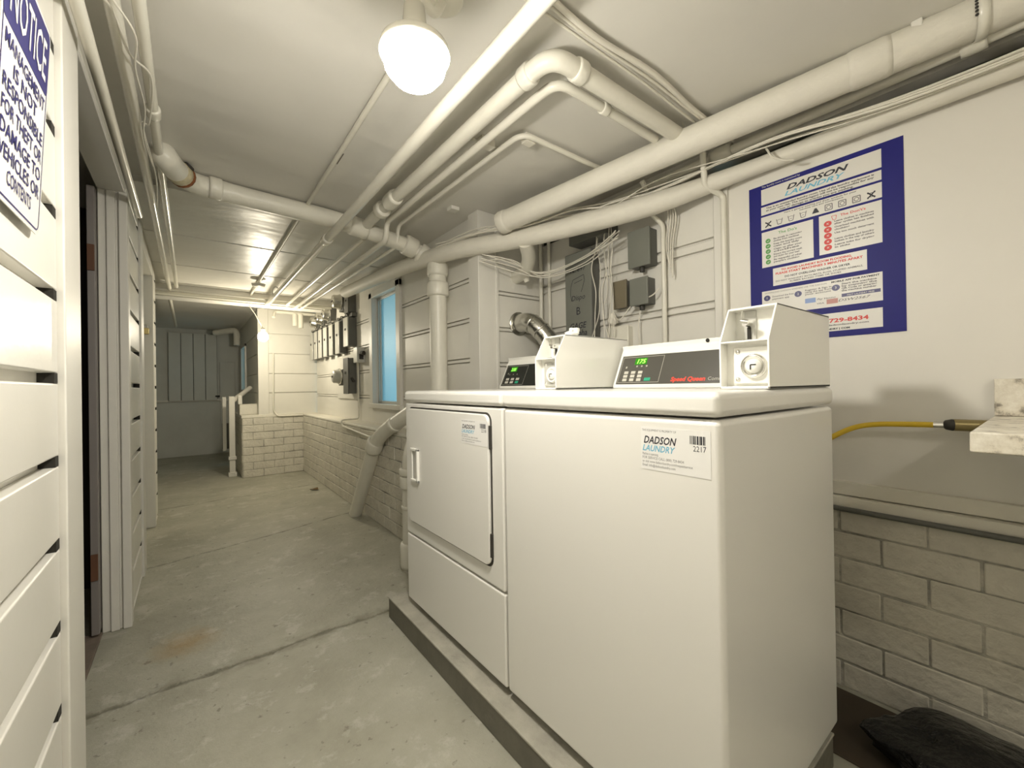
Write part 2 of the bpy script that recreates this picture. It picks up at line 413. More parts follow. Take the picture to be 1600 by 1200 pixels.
# left wall: three board panels, posts and two door openings
GL = [1.07 + 0.175*k for k in range(-6, 6)]
D1A, D1B = 1.455, 2.51        # first opening
D2A, D2B = 3.27, 4.20        # second opening
HEAD = 1.92
m = MB()
boards_x(m, XL, 1, YBK, 1.292, 0.0, ZC, GL, th=0.028)
boards_x(m, XL, 1, 2.60, 3.12, 0.0, ZC, GL, th=0.028)
boards_x(m, XL, 1, 4.29, 4.55, 0.0, ZC, GL, th=0.028)
struct('wall_left', m, GLOSS, bevel=0.004, segs=2)
m = MB()       # dark blocks put shade into the board gaps beside the posts
for ya in (1.294, 3.122, 4.552):
    for g in GL:
        if 0.05 < g < 1.95: m.box((XL-0.026, ya-0.028, g-0.0108), (XL-0.001, ya-0.0005, g+0.0108))
dk = struct('trim_2', m, DARK)
# posts / casings
m = MB()
m.box((XL-0.06, 1.294, 0), (XL+0.012, D1A, ZC))
m.box((-0.312, D1A-0.02, 0), (XL-0.06, D1A, ZC))
m.box((XL-0.088, D1B, 0), (XL+0.006, 2.60, HEAD+0.06)); m.box((XL-0.06, D1B-0.012, 0), (XL-0.03, D1B, HEAD)); 
m.box((XL-0.02, D1B-0.016, 0), (XL+0.010, 2.56, HEAD))
m.box((-0.312, D1A, HEAD), (XL+0.002, D1B, ZC)); m.box((XL-0.02, D1A, HEAD+0.02), (XL+0.012, D1B, HEAD+0.07))
m.box((XL-0.09, 3.12, 0), (XL+0.010, D2A, ZC))
m.box((XL-0.11, D2B, 0), (XL+0.004, 4.29, HEAD+0.06)); m.box((XL-0.09, D2A, HEAD), (XL+0.002, D2B, ZC))
struct('trim_3', m, PAINT, bevel=0.004, segs=2)
# room behind opening 1 and 2 (dark stores)
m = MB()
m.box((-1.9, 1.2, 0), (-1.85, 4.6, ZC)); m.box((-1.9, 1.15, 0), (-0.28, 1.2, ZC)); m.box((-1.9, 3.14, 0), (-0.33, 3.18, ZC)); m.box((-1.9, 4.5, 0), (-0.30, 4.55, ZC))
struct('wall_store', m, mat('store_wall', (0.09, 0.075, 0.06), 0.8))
# opening 1: steel door swung inwards, seen edge on beside the far jamb
d = thing('steel_door', (-0.333, 2.78, 0.01), 'grey steel door folded open inside the first dark doorway on the left', 'door')
MB().box((-0.337, 2.46, 0.02), (-0.312, 3.10, HEAD-0.01)).build('door_leaf', DOORG, d, bevel=0.003)
for z in (0.25, 1.55): MB().box((-0.336, 2.452, z), (-0.313, 2.461, z+0.11)).build('hinge', WOODR, d, bevel=0.002)
m = MB().box((-0.42, D1A+0.002, 0.0), (XL-0.085, D1B-0.01, 0.012)); struct('trim_4', m, THRESH, bevel=0.003)
# opening 2: plain painted door, closed in its frame
d = thing('plank_door', (-0.31, 3.7, 0.0), 'white painted door shut deep in the second doorway on the left', 'door')
MB().box((-0.325, D2A+0.01, 0.005), (-0.29, D2B-0.01, HEAD-0.005)).build('door_leaf', PAINT, d, bevel=0.003)
MB().tube([(-0.285, 3.37, 1.0), (-0.255, 3.37, 1.0)], [0.012, 0.02], 12).build('door_knob', BRASSL, d)
# padlock on jamb 2
pz = at(227, 515, Y=D2B-0.012)
d = thing('padlock', pz - Vector((0, 0, 0.03)), 'small brass padlock on the white jamb of the second doorway', 'padlock')
MB().box((pz.x-0.022, D2B-0.026, pz.z-0.035), (pz.x+0.022, D2B-0.008, pz.z+0.012)).build('lock_body', BRASSL, d, bevel=0.003)
MB().tube(fillet([(pz.x-0.014, D2B-0.017, pz.z+0.01), (pz.x-0.014, D2B-0.017, pz.z+0.04), (pz.x+0.014, D2B-0.017, pz.z+0.04), (pz.x+0.014, D2B-0.017, pz.z+0.01)], 0.014), 0.0035, 8).build('shackle', CHROME, d)

# ---- alcove: right wall (smooth plywood), boards, slot, brick
m = MB(); m.box((XR, YBK, 0.62), (XR+0.06, 0.80, 1.905)); m.box((XR, YBK, 1.945), (XR+0.06, YA+0.05, ZC))
struct('wall_right', m, SMOOTH)
m = MB(); boards_x(m, XR+0.004, -1, 0.86, YA+0.05, 0.62, 1.905, [1.65, 1.605, 1.38, 1.348, 1.13], gap=0.010, th=0.018, back=0.04)
struct('wall_alcove', m, PAINT, bevel=0.004, segs=2)
m = MB(); m.box((XR-0.012, 0.80, 0.62), (XR+0.02, 0.86, 1.905)); struct('trim_5', m, PAINT, bevel=0.004)
m = MB(); m.box((XR+0.06, YBK, 1.84), (XR+0.30, YA, 1.88)); m.box((XR+0.28, YBK, 1.80), (XR+0.32, YA, ZC)); m.box((XR+0.02, YA-0.02, 1.7), (XR+0.34, YA+0.08, ZC)); struct('wall_recess', m, mat('recess_dark', (0.07, 0.075, 0.055), 0.8))
m = MB(); m.box((XR+0.02, YBK, 0), (2.25, YBK+0.02, ZC)); struct('wall_end', m, DARK)
# trim ledge above brick on the right wall
m = MB(); m.box((XR-0.016, YBK, 0.655), (XR+0.02, YA, 0.70)); m.prism([(XR+0.01, 0.655), (XR-0.028, 0.650), (XR-0.034, 0.618), (XR+0.01, 0.600)], 'y', YBK, YA)
struct('trim_6', m, INSUL, bevel=0.003)

def bricks_x(mb, X, sgn, y0, y1, z1, L=0.215, H=0.088, seed=1, joint=0.010):
    rnd = random.Random(seed); z = 0; row = 0
    while z < z1 - 0.01:
        h = min(H, z1 - z); y = y0 - (L/2 if row % 2 else 0)
        while y < y1:
            a, b = max(y, y0), min(y + L, y1)
            if b - a > 0.015:
                j = rnd.uniform(-0.0015, 0.003); k = rnd.uniform(0.3, 1.0)*joint/2; kz = rnd.uniform(0.25, 1.0)*joint/2
                mb.box((X + sgn*j, a + k, z + kz), (X - sgn*0.03, b - k, z + h - kz))
            y += L
        z += H; row += 1
def bricks_y(mb, Y, sgn, x0, x1, z1, L=0.215, H=0.088, seed=1, joint=0.010):
    rnd = random.Random(seed); z = 0; row = 0
    while z < z1 - 0.01:
        h = min(H, z1 - z); x = x0 - (L/2 if row % 2 else 0)
        while x < x1:
            a, b = max(x, x0), min(x + L, x1)
            if b - a > 0.015:
                j = rnd.uniform(-0.0015, 0.003); k = rnd.uniform(0.3, 1.0)*joint/2; kz = rnd.uniform(0.25, 1.0)*joint/2
                mb.box((a + k, Y + sgn*j, z + kz), (b - k, Y - sgn*0.03, z + h - kz))
            x += L
        z += H; row += 1
def brick_struct(name, gen, back):
    m = MB(); gen(m); w = struct(name, m, BRICK, bevel=0.005, segs=2)
    mm = MB(); mm.box(*back); b = mm.build('mortar', MORTAR, w); return w
brick_struct('wall_brick_right', lambda m: bricks_x(m, XR-0.005, -1, YBK, YA, 0.60, seed=3, joint=0.007), ((XR-0.0030, YBK, 0), (XR+0.08, YA, 0.60)))
brick_struct('wall_brick_corridor', lambda m: bricks_x(m, XB, -1, YA+0.02, YP, 0.70, seed=5), ((XB+0.003, YA, 0), (XW+0.08, YP, 0.70)))
m = MB(); m.box((XB-0.004, YA+0.02, 0.70), (XW+0.03, YP, 0.725)); struct('trim_7', m, INSUL, bevel=0.008)
# alcove return wall (faces the camera) with boards, corner post
GR = [CAMH+0.533, CAMH+0.324, CAMH+0.12, CAMH-0.09, CAMH-0.30]
GR2 = []
for g in GR: GR2 += [g+0.011, g-0.011]
m = MB(); boards_y(m, YA, -1, 1.40, XR+0.02, 0.0, ZC, sorted(GR2), gap=0.006, th=0.018, back=0.03)
struct('wall_return', m, PAINT, bevel=0.003, segs=2)
m = MB(); m.box((XW-0.03, YA-0.004, 0.0), (1.40, YA+0.10, ZC)); m.box((1.385, YA-0.012, 0.0), (1.405, YA+0.01, ZC))
struct('trim_8', m, PAINT, bevel=0.004)
# corridor upper right wall with the window hole
WY0, WY1, WZ0, WZ1 = 3.14, 3.68, 0.90, 1.83
GW = []
for g in (CAMH+0.62, CAMH+0.385, CAMH+0.15, CAMH-0.085): GW += [g+0.012, g-0.012]
GW = sorted(GW)
m = MB()
boards_x(m, XW, -1, YA+0.10, WY0-0.06, 0.725, ZC, GW, gap=0.006, th=0.018, back=0.10)
boards_x(m, XW, -1, WY1+0.06, YP, 0.725, ZC, GW, gap=0.006, th=0.018, back=0.10)
m.box((XW, WY0-0.06, 0.725), (XW+0.11, WY1+0.06, WZ0-0.03)); m.box((XW, WY0-0.06, WZ1+0.05), (XW+0.11, WY1+0.06, ZC))
struct('wall_corridor', m, PAINT, bevel=0.003, segs=2)
# window
w = MB(); w.box((XW-0.022, WY0-0.075, WZ0-0.03), (XW+0.09, WY0, WZ1+0.05)); w.box((XW-0.022, WY1, WZ0-0.03), (XW+0.09, WY1+0.075, WZ1+0.05))
w.box((XW-0.022, WY0-0.075, WZ1), (XW+0.09, WY1+0.075, WZ1+0.06)); w.box((XW-0.03, WY0-0.085, WZ0-0.04), (XW+0.09, WY1+0.085, WZ0))
win = struct('window_1', w, PAINT, bevel=0.004, segs=2)
w = MB()
for y in (WY0, WY1-0.022): w.box((XW+0.03, y, WZ0), (XW+0.06, y+0.022, WZ1))
for z in (WZ0, WZ1-0.022): w.box((XW+0.03, WY0, z), (XW+0.06, WY1, z+0.022))
w.box((XW+0.03, WY1-0.075, WZ0), (XW+0.05, WY1-0.055, WZ1))
w.build('sash', LTGREY, win, bevel=0.003)
MB().box((XW+0.042, WY0+0.02, WZ0+0.02), (XW+0.048, WY1-0.02, WZ1-0.02)).build('pane', GLASS, win)

# ---- pier and far room
XPI = 0.66
brick_struct('wall_brick_pier', lambda m: (bricks_y(m, YP-0.01, -1, 0.48, XB+0.02, 0.70, seed=8), bricks_x(m, 0.475, -1, YP, 7.0, 0.70, seed=9)), ((0.4785, YP-0.0065, 0), (XB+0.15, 7.0, 0.70)))
m = MB(); m.box((0.47, YP-0.012, 0.70), (XW, 7.0, 0.735)); m.box((0.47, 6.0, 0.735), (XPI+0.02, 6.25, 0.86)); struct('trim_9', m, INSUL, bevel=0.006)
GP = [CAMH+0.68, CAMH+0.436, CAMH+0.19, CAMH-0.045]
m = MB(); boards_y(m, YP+0.03, -1, XPI+0.10, XW+0.05, 0.73, ZC, GP, gap=0.008, th=0.018, back=0.05)
boards_x(m, XPI, -1, YP+0.13, 7.15, 0.73, ZC, GP, gap=0.008, th=0.018, back=0.05)
m.box((XPI, 7.15, 0), (XPI+0.08, 7.25, ZC)); m.box((XPI, 7.85, 0), (XPI+0.08, YF, ZC)); m.box((XPI, 7.25, 0), (XPI+0.08, 7.85, 1.0)); m.box((XPI, 7.25, 1.72), (XPI+0.08, 7.85, ZC))
struct('wall_pier', m, PAINT, bevel=0.003, segs=2)
m = MB(); m.box((XPI-0.012, YP+0.01, 0.73), (XPI+0.10, YP+0.13, ZC)); struct('trim_10', m, PAINT, bevel=0.005)
w = MB()
for y in (7.25, 7.81): w.box((XPI-0.02, y, 1.0), (XPI+0.06, y+0.04, 1.72))
for z in (1.0, 1.68): w.box((XPI-0.02, 7.25, z), (XPI+0.06, 7.85, z+0.04))
win2 = struct('window_2', w, PAINT, bevel=0.003)
GLASS2 = mat('clear_glass', (0.85, 0.95, 0.95), 0.1, trans=1.0)
MB().box((XPI+0.03, 7.29, 1.04), (XPI+0.036, 7.81, 1.68)).build('pane', GLASS2, win2)
# far wall, rotated a little in the photo: lower plaster, upper boards
m = MB(); m.box((-2.2, YF, 0), (0.8, YF+0.1, ZC)); struct('wall_far', m, FARW)
m = MB(); m.box((-1.9, YF-0.03, 0.86), (0.64, YF-0.001, 0.89)); struct('trim_11', m, PAINT, bevel=0.003)
m = MB(); m.box((-2.2, 4.55, 0), (-2.1, YF, ZC)); struct('wall_far_left', m, FARW)
m = MB(); m.box((-2.2, 4.55, 0), (-0.25, 4.6, ZC)); struct('wall_far_front', m, FARW)
m = MB(); m.box((-2.2, YBK-0.1, 0), (2.3, YBK, ZC)); struct('wall_back', m, SMOOTH)
# ceiling beam over the end of the corridor
m = MB(); m.box((-0.4, 4.93, 1.90), (XW, 5.10, ZC+0.02)); m.box((-0.4, 4.915, 1.955), (XW, 4.93, 1.975)); struct('trim_12', m, GLOSS, bevel=0.006, segs=2)

# board hatch on the far wall
pa, pb = at(262, 519, Y=YF-0.05), at(340, 625, Y=YF-0.05)
d = thing('board_shutter', ((pa.x+pb.x)/2, YF-0.04, pb.z), 'grey-white shutter of four vertical boards on the far end wall', 'shutter')
for k in range(4):
    x0 = pa.x + (pb.x-pa.x)*k/4
    MB().box((x0+0.004, YF-0.065, pb.z), (x0+(pb.x-pa.x)/4-0.004, YF-0.032, pa.z)).build('board', FARW, d, bevel=0.004)
MB().box((pa.x, YF-0.034, pb.z+0.005), (pb.x, YF-0.001, pa.z-0.005)).build('backing_panel', DKGREY, d)
MB().box((pb.x-0.03, YF-0.075, pb.z+0.05), (pb.x+0.03, YF-0.065, pb.z+0.075)).build('latch', DARK, d)
# tall pale panel beside it
pa, pb = at(343, 545, Y=YF-0.03), at(362, 700, Y=YF-0.03)
m = MB(); m.box((pa.x, YF-0.025, 0.12), (pb.x+0.06, YF-0.001, 1.5)); struct('trim_13', m, FARW, bevel=0.004)
# newel post + handrail by the pier
d = thing('stair_rail', (0.40, 6.05, 0.0), 'white post with a short sloping handrail beside the brick pier', 'handrail')
MB().box((0.365, 6.02, 0.0), (0.425, 6.08, 0.96)).build('post', PAINT, d, bevel=0.005)
MB().box((0.355, 6.01, 0.20), (0.435, 6.09, 0.24)).build('collar', PAINT, d, bevel=0.004)
MB().box((0.352, 6.008, 0.0), (0.438, 6.092, 0.05)).build('post_base', PAINT, d, bevel=0.004)
MB().tube([(0.40, 6.05, 0.90), (0.62, 6.4, 1.06)], 0.028, 12).build('handrail', PAINT, d)
MB().box((0.315, 6.3, 0.28), (0.355, 6.36, 0.95)).build('baluster', PAINT, d, bevel=0.004)
MB().box((0.31, 6.35, 0.30), (0.44, 6.37, 0.62)).build('panel', DKGREY, d)
MB().box((0.46, 6.03, 0.862), (0.50, 6.09, 0.97)).build('bracket', GLOSS, d, bevel=0.003)
# pipe elbow high on the far wall
p0, p1, p2 = at(335, 520, Y=7.9), at(381, 516, Y=7.7), at(383, 540, Y=7.7)
p1.x = min(p1.x, 0.58); p2.x = p1.x
tag(MB().tube(fillet([p0, p1, p2], 0.08), 0.045, 14).build('elbow_pipe', INSUL), 'white elbow pipe high in the far dim room by the small window', 'pipe')

# ================================================================== WASHER / DRYER
ZB, ZL, ZT = 0.120, 0.975, 1.023
def machine(name, y0, y1, label, is_washer):
    t = thing(name, (1.06, (y0+y1)/2, 0.093), label, 'washing machine' if is_washer else 'dryer')
    c = MB()
    if is_washer:
        c.box((0.75, y0, ZB), (1.37, y1, ZL-0.004)); c.build('cabinet', ENAMEL, t, bevel=0.012, segs=4)
    else:
        c.box((0.766, y0, ZB), (1.37, y1, ZL-0.004)); c.build('cabinet', ENAMEL, t, bevel=0.008, segs=3)
        MB().box((0.75, y0+0.002, 0.409), (0.77, y1-0.002, ZL-0.004)).build('front_panel', ENAMEL, t, bevel=0.007, segs=3)
        MB().box((0.75, y0+0.002, ZB), (0.77, y1-0.002, 0.403)).build('lower_panel', ENAMEL, t, bevel=0.007, segs=3)
    MB().box((0.744, y0-0.001, ZL), (1.378, y1+0.001, ZT)).build('top', ENAMEL, t, bevel=0.015, segs=4)
    for x in (0.82, 1.30):
        for y in (y0+0.06, y1-0.06):
            MB().lathe([(0.0, 0), (0.022, 0), (0.022, 0.012), (0.012, 0.014), (0.012, 0.035), (0, 0.035)], (x, y, 0.0935), (0,0,1), 14).build('foot', RUBBER, t)
    # console
    xb, xt, zt = 1.262, 1.325, 1.182
    prof = [(xb-0.006, ZT), (xb-0.006, ZT+0.012), (xt-0.006, zt-0.014), (xt-0.010, zt), (1.372, zt), (1.372, ZT)]
    ye = y1 - 0.008
    con = MB().prism(prof, 'y', y0+0.01, ye).build('console', ENAMEL2, t, bevel=0.004, segs=2)
    O = Vector((xb-0.006, ye, ZT+0.012)); R = Vector((0, -1, 0)); Uv = (Vector((xt-0.006, 0, zt-0.014)) - Vector((xb-0.006, 0, ZT+0.012))).normalized()
    Nn = R.cross(Uv)
    if Nn.x > 0: raise RuntimeError('normal')
    full = (y1 - y0) - 0.018
    pan = MB(); rect_into(pan, O, R, Uv, 0.014, 0.003, full-0.13, 0.118, 0.002); pan.build('control_panel', PANEL if is_washer else PANELB, con)
    B = 0.0022
    ln = MB(); x0, x1, z0, z1 = 0.020, (0.19 if is_washer else 0.185), 0.009, 0.111
    ring_into(ln, O, R, Uv, [(x0, z0), (x1, z0), (x1, z1), (x0, z1), (x0, z0)], 0.0016, B+0.0004)
    for k in range(3):
        rect_into(ln, O, R, Uv, 0.085+0.02*k, 0.070, 0.091+0.02*k, 0.076, 0.0004, B) if is_washer else rect_into(ln, O, R, Uv, 0.055+0.03*k, 0.062, 0.059+0.03*k, 0.068, 0.0004, B)
    rect_into(ln, O, R, Uv, 0.040, 0.066, 0.046, 0.074, 0.0004, B)
    ln.build('panel_outline', LINE, con)
    dd = MB(); dx = 0.075 if is_washer else 0.055; rect_into(dd, O, R, Uv, dx, 0.080, dx+0.05, 0.106, 0.0008, B); dd.build('display', LCD, con)
    tx = MB(); text_into(tx, '175' if is_washer else '2.00', 0.024, O + R*(dx+0.005) + Uv*0.084, R, Uv, shear=0.2, off=B+0.0012, width=0.036, bold=0.0004); tx.build('display_digits', LCDT, con)
    bt = MB()
    if is_washer:
        for i in range(3):
            for j in range(3):
                bb = MB(); rect_into(bb, O, R, Uv, 0.040+0.030*i, 0.0135+0.0145*j, 0.058+0.030*i, 0.0245+0.0145*j, 0.0018, B); bb.build('button', BTN, con, bevel=0.0006)
        bb = MB(); rect_into(bb, O, R, Uv, 0.132, 0.014, 0.156, 0.026, 0.0018, B); bb.build('start_button', BTNG, con, bevel=0.0006)
        l = MB(); text_into(l, 'Speed Queen', 0.021, O + R*0.235 + Uv*0.011, R, Uv, shear=0.15, off=B+0.0004, width=0.118, bold=0.0009); l.build('red_lettering', REDLET, con)
        l = MB(); text_into(l, 'Commercial', 0.017, O + R*0.360 + Uv*0.012, R, Uv, off=B+0.0004); l.build('lettering', LINE, con)
        MB().lathe([(0.0, 0.002), (0.006, 0.002), (0.006, -0.002), (0, -0.002)], Vector((xt-0.0085, 0.675, zt-0.007)), (-1, 0, 0.15), 16).build('screw_hole', DARK, con)
    else:
        for i in range(3):
            for j in range(2):
                if i == 2 and j == 0: continue
                bb = MB(); rect_into(bb, O, R, Uv, 0.042+0.040*i, 0.0155+0.017*j, 0.066+0.040*i, 0.0275+0.017*j, 0.0018, B); bb.build('button', BTN, con, bevel=0.0006)
        bb = MB(); rect_into(bb, O, R, Uv, 0.122, 0.0155, 0.146, 0.0275, 0.0018, B); bb.build('start_button', BTNG, con, bevel=0.0006)
    # coin meter at the near end
    ya, yb = y0+0.006, y0+0.113; xa = 0.98; zm, ztop = 1.133, 1.214
    P = [(xa, ZT+0.001), (xa, zm), (xa+0.047, ztop), (1.374, ztop), (1.374, ZT+0.001)]
    th = 0.0045
    mt = MB()
    mt.prism(P, 'y', ya, ya+th); mt.prism(P, 'y', yb-th, yb)
    mt.box((xa+0.047, ya, ztop-0.005), (1.374, yb, ztop)); mt.box((xa, ya, ZT+0.001), (1.374, yb, ZT+0.007))
    mt.prism([(xa+0.001, zm-0.004), (xa+0.001, zm), (xa+0.075, zm+0.001), (xa+0.075, zm-0.005)], 'y', ya+th*0.5, yb-th*0.5)
    mt.box((xa+0.078, ya+th*0.5, zm-0.003), (1.37, yb-th*0.5, ztop-0.003)); mt.box((xa+0.030, ya+th*0.5, ZT+0.003), (1.37, yb-th*0.5, zm-0.003))
    me = mt.build('coin_meter', ENAMEL2, t, bevel=0.0015, segs=2)
    yc = (ya+yb)/2
    # upper recess: coin slot plate and lock
    xs = xa+0.077
    MB().box((xs-0.004, yb-0.052, zm+0.004), (xs+0.002, yb-0.026, ztop-0.006)).build('slot_plate', LTGREY, me, bevel=0.001)
    MB().box((xs-0.0085, yb-0.041, zm+0.004), (xs-0.003, yb-0.034, zm+0.036)).build('coin_slot', DARK, me)
    MB().tube([(xs-0.03, yb-0.0375, zm+0.043), (xs, yb-0.0375, zm+0.043)], 0.0065, 14).tube([(xs-0.03, yb-0.046, zm+0.046), (xs-0.03, yb-0.030, zm+0.050)], 0.0045, 10).build('lock_knob', CHROME, me)
    MB().tube([(xs-0.032, yb-0.030, zm+0.050), (xs-0.032, yb-0.034, ztop-0.008)], 0.0022, 8).build('key_stem', CHROME, me)
    MB().lathe([(0, 0.004), (0.016, 0.004), (0.018, 0), ], (xs-0.03, yb-0.0375, zm+0.0005), (0,0,1), 18).build('base_ring', CHROME, me)
    # lower recess: cash box door with round lock
    xf = xa+0.029
    MB().box((xf-0.006, ya+0.010, ZT+0.012), (xf+0.002, yb-0.022, zm-0.014)).build('cash_box_door', LTGREY if not is_washer else ENAMEL2, me, bevel=0.003, segs=2)
    MB().lathe([(0.0, 0.004), (0.019, 0.004), (0.021, 0.008), (0.026, 0.008), (0.028, 0.0)], (xf-0.0055, ya+0.040, ZT+0.052), (-1, 0, 0), 28).build('lock_ring', CHROME if is_washer else ENAMEL2, me)
    MB().lathe([(0.0, 0.0105), (0.015, 0.0105), (0.017, 0.0)], (xf-0.0055, ya+0.040, ZT+0.052), (-1, 0, 0), 28).build('lock_core', ENAMEL2, me)
    k = MB(); o = Vector((xf-0.0165, ya+0.040, ZT+0.052))
    ring_into(k, o, R, _u, [(-0.004, -0.008), (-0.004, 0.003), (0.008, 0.003)], 0.0025, 0.0004); k.build('keyhole', DARK, me)
    for z in (ZT+0.022, zm-0.024): MB().lathe([(0, 0.003), (0.004, 0.0025), (0.0055, 0)], (xf-0.006, yb-0.032, z), (-1, 0, 0), 12).build('screw', CHROME, me)
    return t
washer = machine('washing_machine', 0.363, 1.017, 'white top-loading coin washer with 2217 sticker and red lettering, nearest machine', True)
dryer = machine('clothes_dryer', 1.021, 1.744, 'white coin-operated dryer with a square front door beside the washer', False)

# dryer door, handle, hinges
def rrect(y0, z0, y1, z1, r, n=6):
    pts = []
    for cy, cz, a0 in ((y1-r, z1-r, 0), (y0+r, z1-r, 90), (y0+r, z0+r, 180), (y1-r, z0+r, 270)):
        for k in range(n+1):
            a = math.radians(a0 + 90*k/n); pts.append((cy + r*math.cos(a), cz + r*math.sin(a)))
    return pts
MB().prism(rrect(1.080, 0.464, 1.706, 0.955, 0.03), 'x', 0.7492, 0.752).build('door_gap_shade', RUBBER, dryer)  # dark sheet behind the door, standing for its shaded gap
door = MB().prism(rrect(1.087, 0.471, 1.700, 0.949, 0.026), 'x', 0.739, 0.751).build('door', ENAMEL, dryer, bevel=0.004, segs=3)
hy0, hy1, hz0, hz1 = 1.588, 1.655, 0.645, 0.785
h = MB(); h.box((0.729, hy0, hz0), (0.741, hy0+0.014, hz1)); h.box((0.729, hy0, hz1-0.012), (0.741, hy1, hz1)); h.box((0.729, hy0, hz0), (0.741, hy1, hz0+0.012)); h.box((0.733, hy1-0.010, hz0), (0.741, hy1, hz1))
h.build('door_handle', ENAMEL2, door, bevel=0.003, segs=2)
MB().box((0.737, hy0+0.012, hz0+0.010), (0.7395, hy1-0.008, hz1-0.010)).build('grip_recess', LTGREY, door)
for z in (0.50, 0.84): MB().box((0.741, 1.079, z), (0.752, 1.0868, z+0.075)).build('hinge', RUBBER, door, bevel=0.002)

# stickers
def sticker(parent, o, R, Uv, w, h, number):
    s = MB(); rect_into(s, o, R, Uv, 0, 0, w, h, 0.0004); st = s.build('sticker', STICK, parent)
    b = 0.0005
    k = MB(); text_into(k, 'DADSON', h*0.24, o + R*(w*0.04) + Uv*(h*0.62), R, Uv, shear=0.3, off=b, width=w*0.50, bold=h*0.005)
    k.build('logo_text', INK, parent); k = MB(); text_into(k, number, h*0.17, o + R*(w*0.77) + Uv*(h*0.55), R, Uv, off=b, width=w*0.17); k.build('machine_number', INK, parent); k = MB()
    rnd = random.Random(4); x = w*0.73
    while x < w*0.94:
        bw = rnd.choice((0.008, 0.014, 0.02))*w; rect_into(k, o, R, Uv, x, h*0.70, x+bw, h*0.88, 0.0002, b); x += bw + rnd.choice((0.006, 0.012))*w
    k.build('barcode', INK, parent)
    k = MB(); text_into(k, 'LAUNDRY', h*0.20, o + R*(w*0.02) + Uv*(h*0.44), R, Uv, shear=0.3, off=b, width=w*0.50, bold=h*0.004); k.build('blue_print', CYAN, parent)
    k = MB(); text_into(k, 'THIS EQUIPMENT IS PROPERTY OF', h*0.07, o + R*(w*0.02) + Uv*(h*0.90), R, Uv, off=b, width=w*0.52); k.build('small_print', INKG, parent); k = MB()
    for i, (tx, ww) in enumerate((('Machine is operating.', 0.25), ('FOR SERVICE CALL (800) 729-8434', 0.62), ('or visit www.dadsonlaundry.com/requestservice', 0.74), ('Email: info@dadsonlaundry.com', 0.5))):
        text_into(k, tx, h*0.085, o + R*(w*0.02) + Uv*(h*(0.34-0.088*i)), R, Uv, off=b, width=w*ww)
    k.build('small_print', INKG, parent)
R_ = Vector((0, -1, 0)); U_ = Vector((0, 0, 1))
a, b = at(1001, 664, X=0.749), at(1111, 728, X=0.749)
sticker(washer, Vector((0.7498, a.y, 0.862)), R_, U_, a.y-b.y, 0.088, '2217')
a, b = at(720, 650, X=0.738), at(762, 683, X=0.738)
sticker(door, Vector((0.7388, a.y, 0.846)), R_, U_, a.y-b.y, 0.082, '2218')

# crumpled tissue on the dryer's meter
def crumple(name, c, r, m, label, cat, seed=1, sq=(1,1,1)):
    bm = bmesh.new(); bmesh.ops.create_icosphere(bm, subdivisions=3, radius=1)
    rnd = random.Random(seed); dirs = [Vector((rnd.uniform(-1,1), rnd.uniform(-1,1), rnd.uniform(-1,1))).normalized() for _ in range(40)]
    for v in bm.verts:
        d = v.co.normalized(); f = 0.72
        for q in dirs: f += 0.10 * max(0, d.dot(q))**14 * (1 if dirs.index(q) % 2 else -0.9) * 2.2
        v.co = Vector((d.x*sq[0], d.y*sq[1], d.z*sq[2])) * f * r
    zmin = min(v.co.z for v in bm.verts)
    me = bpy.data.meshes.new(name); bm.to_mesh(me); bm.free()
    me.materials.append(m); o = bpy.data.objects.new(name, me); COL.objects.link(o); o.location = Vector(c) - Vector((0,0,zmin))
    return tag(o, label, cat)
p = at(888, 519, Y=1.06)
crumple('crumpled_tissue', (1.11, 1.075, 1.2145), 0.024, PAPER, 'crumpled white tissue on top of the dryer coin meter', 'tissue', 5, (1.1, 1.1, 0.9))

# concrete plinth
pl = thing('concrete_plinth', (1.04, 1.08, 0), 'low concrete plinth carrying the washer and dryer', 'plinth')
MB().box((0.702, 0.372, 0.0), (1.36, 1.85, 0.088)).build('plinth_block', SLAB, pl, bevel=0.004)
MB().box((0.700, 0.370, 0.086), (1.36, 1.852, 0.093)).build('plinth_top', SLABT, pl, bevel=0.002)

# ================================================================== POSTER (right wall)
PY0 = at(1170, 297, X=XR-0.003).y; PY1 = at(1411, 211, X=XR-0.003).y
PZ1 = at(1411, 211, X=XR-0.003).z; PZ0 = at(1417, 517, X=XR-0.003).z
pw, ph = PY0-PY1, PZ1-PZ0
po = thing('laundry_poster', (XR-0.003, (PY0+PY1)/2, PZ0), 'blue laundry rules poster on the white wall above the washer', 'poster')
O = Vector((XR-0.001, PY0, PZ0))
s = MB(); rect_into(s, O, R_, U_, 0, 0, pw, ph, 0.0008); s.build('poster_sheet', BLUE, po)
def Q(zx, zy):
    """point on the poster from its place in the close view"""
    p = at(1150 + zx*290/1055, 200 + zy*330/1200, X=XR-0.002); return (PY0 - p.y), (p.z - PZ0)
def panel(zx0, zt0, zx1, zb1, mm, zb0=None):
    (x0, za), (x1, zb) = Q(zx0, zt0), Q(zx1, zb1)
    q = MB(); rect_into(q, O, R_, U_, x0, zb, x1, za, 0.0003, 0.0009); q.build('white_panel', mm, po)
    return x0, zb, x1, za
p1 = panel(143, 355, 827, 222, WHITEP)
p2 = panel(143, 455, 827, 292, WHITEP)
p3 = panel(143, 512, 830, 392, WHITEP)
p4 = panel(146, 598, 442, 735, WHITEP)
p5 = panel(471, 505, 833, 648, WHITEP)
p6 = panel(210, 800, 746, 803, WHITEP)
p7 = panel(148, 932, 836, 978, WHITEP)
p8 = panel(150, 1100, 836, 1128, WHITEP)
b = 0.0014
ink, gink, redm, grn, cy, nav, wht = INK, INKG, RED, GREEN, CYAN, NAVY, WHITEP
